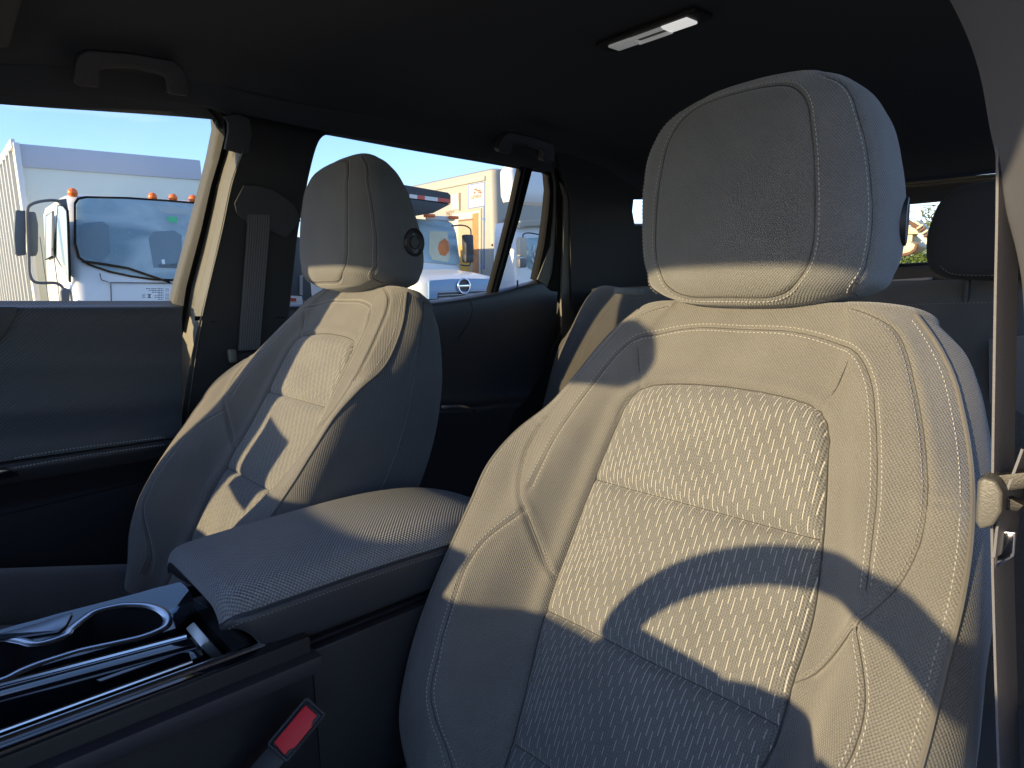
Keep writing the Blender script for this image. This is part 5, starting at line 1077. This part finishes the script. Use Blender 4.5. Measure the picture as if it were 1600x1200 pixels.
# ---- second white cab seen through the quarter window
t4 = empty('delivery_truck', (-9, 10, .1), label='white truck with a roof fairing and black mirrors seen through the quarter window', cat='truck')
XQ = -8.0
def q4(x, y, d=0): return at(x, y, X=XQ+d)
fa_, fb_ = q4(796, 275), q4(905, 275)
loft_rings('fairing', [ring(XQ+.02, -8.3, (fa_.y+fb_.y)/2, (fb_.y-fa_.y)/2-.05, q4(850, 318).z, .1), ring(XQ+.06, -8.3, (fa_.y+fb_.y)/2, (fb_.y-fa_.y)/2, q4(850, 308).z, .1), ring(XQ, -8.3, (fa_.y+fb_.y)/2, (fb_.y-fa_.y)/2, q4(850, 272).z, .1), ring(XQ-.05, -8.3, (fa_.y+fb_.y)/2, (fb_.y-fa_.y)/2-.1, q4(850, 262).z, .1)], M_WHITE, t4)
ca_, cb_ = q4(800, 360), q4(905, 360); cyy, chw = (ca_.y+cb_.y)/2, (cb_.y-ca_.y)/2
loft_rings('cab', [ring(XQ+.1, -8.6, cyy, chw, .6, .12), ring(XQ+.1, -8.6, cyy, chw, q4(850, 420).z, .12), ring(XQ-.05, -8.6, cyy, chw-.05, q4(850, 356).z, .12), ring(XQ-.12, -8.6, cyy, chw-.08, q4(850, 348).z, .12)], M_WHITE, t4)
prism('sun_shield', [q4(x, y, .06) for x, y in ((813, 345), (905, 340), (905, 350), (822, 354), (813, 356))], (-.3, 0, 0), M_CREAM, t4, w=.01)
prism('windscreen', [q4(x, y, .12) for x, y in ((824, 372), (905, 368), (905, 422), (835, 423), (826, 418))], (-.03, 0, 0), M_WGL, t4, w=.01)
frombm('mirror_head', bm_box(q4(815, 386, .3), (.1, .17, .32), w=.03), mat('mirror_tan', (.42, .38, .30), .5), t4); frombm('mirror_head', bm_box(q4(815, 411, .3), (.1, .17, .16), w=.03), M_GREY, t4)
frombm('mirror_arm', tube(catmull([q4(x, y, .3) for x, y in ((817, 372), (818, 366), (826, 364), (840, 366), (852, 368))], 5), .012, 6), M_DK, t4)
M_GLV = mat('pale_reflection', (.55, .60, .58), .5)  # pale bars painted in for reflections on the windscreen
for k, (x, y, a) in enumerate(((823, 397, -30), (834, 388, -15), (840, 391, -25), (845, 390, -20), (836, 400, 15), (842, 402, 0), (846, 410, 10), (833, 408, 30))): frombm('reflection_mark', bm_box(q4(x, y, .14), (.01, .035, .11), rot=Matrix.Rotation(R(a), 3, 'X'), w=.004), M_GLV, t4)
wheel(Vector((-8.3, cyy-chw+.2, .5)), .42, .3, t4)
frombm('chassis', bm_box((-8.4, cyy, .75), (.7, .9, .25), w=.02), M_DK, t4)
# ---- dark truck body glimpsed beside the farther headrest
t5 = empty('flatbed_truck', (-13, 4.0, .1), label='dark truck with a red reflector glimpsed between pillar and farther headrest', cat='truck')
XD = -12.5
prism('body', [at(x, y, X=XD) for x, y in ((420, 360), (476, 372), (520, 372), (520, 470), (420, 470))], (-2.5, 0, 0), mat('slate_body', (.07, .08, .09), .5, var=.3, vscale=2), t5, w=.03)
prism('lower_panel', [at(x, y, X=XD+.03) for x, y in ((440, 461), (472, 463), (474, 480), (440, 480))], (-.05, 0, 0), M_WHITE, t5, w=.005)
prism('red_reflector', [at(x, y, X=XD+.05) for x, y in ((454, 465.5), (463, 466), (463, 471), (454, 470.5))], (-.02, 0, 0), M_RED, t5, w=0)
prism('post', [at(x, y, X=XD+.04) for x, y in ((469, 430), (473, 430), (473, 462), (469, 460))], (-.05, 0, 0), mat('grey_post', (.4, .38, .36), .5), t5, w=0)
frombm('chassis', bm_box((XD-1.3, at(480, 460, X=XD).y, .7), (2.6, 1.0, .5), w=.02), M_DK, t5)
for s_ in (-1, 1): wheel(Vector((XD-.9, at(480, 460, X=XD).y+s_*.8, .5)), .42, .3, t5)
# ---- view through the rear window: shrub, tree, digger arm, wires
def leaves(name, cen, rad, n, size, m_, par=None, seed=1, **k):
    rg = np.random.default_rng(seed); V = []; F = []
    for i in range(n):
        d = rg.normal(size=3); d /= np.linalg.norm(d); r_ = rg.random()**.4; c = np.array(cen)+d*np.array(rad)*r_; a = rg.normal(size=3); a /= np.linalg.norm(a); b = np.cross(a, rg.normal(size=3)); b /= np.linalg.norm(b); s_ = size*(.6+.8*rg.random())
        j = len(V); V += [c-a*s_, c+b*s_*.4, c+a*s_, c-b*s_*.4]; F.append((j, j+1, j+2, j+3))
    return mesh(name, V, F, m_, par, smooth=False, **k)
M_LEAF = mat('leaf', (.10, .15, .025), .6, var=.5, vscale=3); M_LEAF2 = mat('leaf_pale', (.09, .12, .04), .6, var=.4, vscale=4); M_BARK = mat('bark', (.12, .085, .06), .9, bump=.6, bscale=30)
YT = 12.0
sh = empty('shrub', at(1440, 440, Y=YT), label='bright green shrub growing behind the car below the digger', cat='shrub')
for k, (x, y, rx, rz, n) in enumerate(((1425, 415, .7, .28, 2600), (1465, 418, .6, .26, 2200), (1395, 425, .8, .3, 1500), (1500, 425, .9, .3, 1500))): leaves('crown', at(x, y, Y=YT), (rx, .5, rz), n, .035, M_LEAF, sh, k+5)
for k in range(6): p = at(1400+k*18, 455, Y=YT); frombm('stem', tube([Vector((p.x, p.y, .1)), Vector((p.x+.05, p.y, p.z))], .02, 6), M_BARK, sh)
tr = empty('tree', at(1462, 440, Y=YT+2), label='thin young tree with sparse leaves behind the digger arm', cat='tree')
for x, tx in ((1460, 1463), (1452, 1448), (1470, 1472), (1478, 1484)):
    frombm('branch', tube([at(1462, 470, Y=YT+2), at(x, 400, Y=YT+2), at(tx, 335+(abs(x-1460))*.8, Y=YT+2)], [.035, .02, .008], 6), M_BARK, tr)
for k, (x, y, rx, rz, n) in enumerate(((1447, 342, .10, .3, 60), (1460, 345, .14, .35, 90), (1452, 365, .35, .3, 260), (1470, 372, .35, .4, 300), (1455, 390, .5, .35, 420), (1485, 365, .4, .5, 300))): leaves('crown', at(x, y, Y=YT+2), (rx, .3, rz), n, .04, M_LEAF2, tr, k+20)
dg = empty('excavator', at(1425, 440, Y=10), label='sunlit cream digger arm and bucket standing behind the car', cat='excavator')
M_DG = mat('digger_paint', (.50, .42, .27), .5, var=.1, vscale=3); M_RUST = mat('rusty_steel', (.13, .065, .035), .8, var=.3, vscale=10)
def dgp(x, y, d=0): return at(x, y, Y=10.4+d)
prism('boom', [dgp(x, y) for x, y in ((1426, 346), (1430, 343), (1440, 352), (1456, 372), (1455, 386), (1440, 364))], (0, .25, 0), M_DG, dg, w=.02)
prism('cab_panel', [dgp(x, y, .1) for x, y in ((1400, 352), (1421, 353), (1432, 358), (1437, 366), (1400, 366))], (0, .4, 0), M_DG, dg, w=.02); prism('cab_side', [dgp(x, y, .15) for x, y in ((1400, 366), (1426, 366), (1425, 378), (1400, 378))], (0, .4, 0), M_DG, dg, w=.01)
prism('bucket', [dgp(x, y, -.1) for x, y in ((1400, 377), (1420, 377), (1430, 382), (1431, 386), (1425, 393), (1415, 397), (1400, 397))], (0, .5, 0), M_DG, dg, w=.03)
frombm('bucket_edge', tube([dgp(x, y, -.12) for x, y in ((1433, 381), (1430, 390), (1422, 396), (1405, 400))], .025, 8), M_RUST, dg)
frombm('hydraulic_ram', tube([dgp(1436, 366, -.05), dgp(1452, 381, -.05)], .035, 8), M_WHITE, dg); frombm('linkage', tube([dgp(1418, 345, -.05), dgp(1428, 352, -.05), dgp(1440, 357, -.05)], .028, 8), M_RUST, dg)
for k in range(5): frombm('hose', bm_box(dgp(1438+k*3.6, 354+k*4.4, -.06), (.10, .05, .03), rot=Matrix.Rotation(R(-35), 3, 'Y'), w=.01), M_RUST if k % 2 else M_DG, dg)
frombm('undercarriage', bm_box(dgp(1405, 470, .4), (1.6, .8, .6), w=.05), M_RUST, dg)
for y, lb in ((322, 'topmost thin power line crossing the sky in the rear window'), (330, 'second thin power line from the top in the rear window'), (341, 'third thin power line, above the digger arm'), (351, 'lowest thin power line, passing behind the young tree')):
    w_ = frombm('power_line', tube([at(1380, y+2, Y=30), at(1500, y-3, Y=34)], .013, 5), M_RUB); tag(w_, lb, 'power line', 'power lines seen through the rear window')
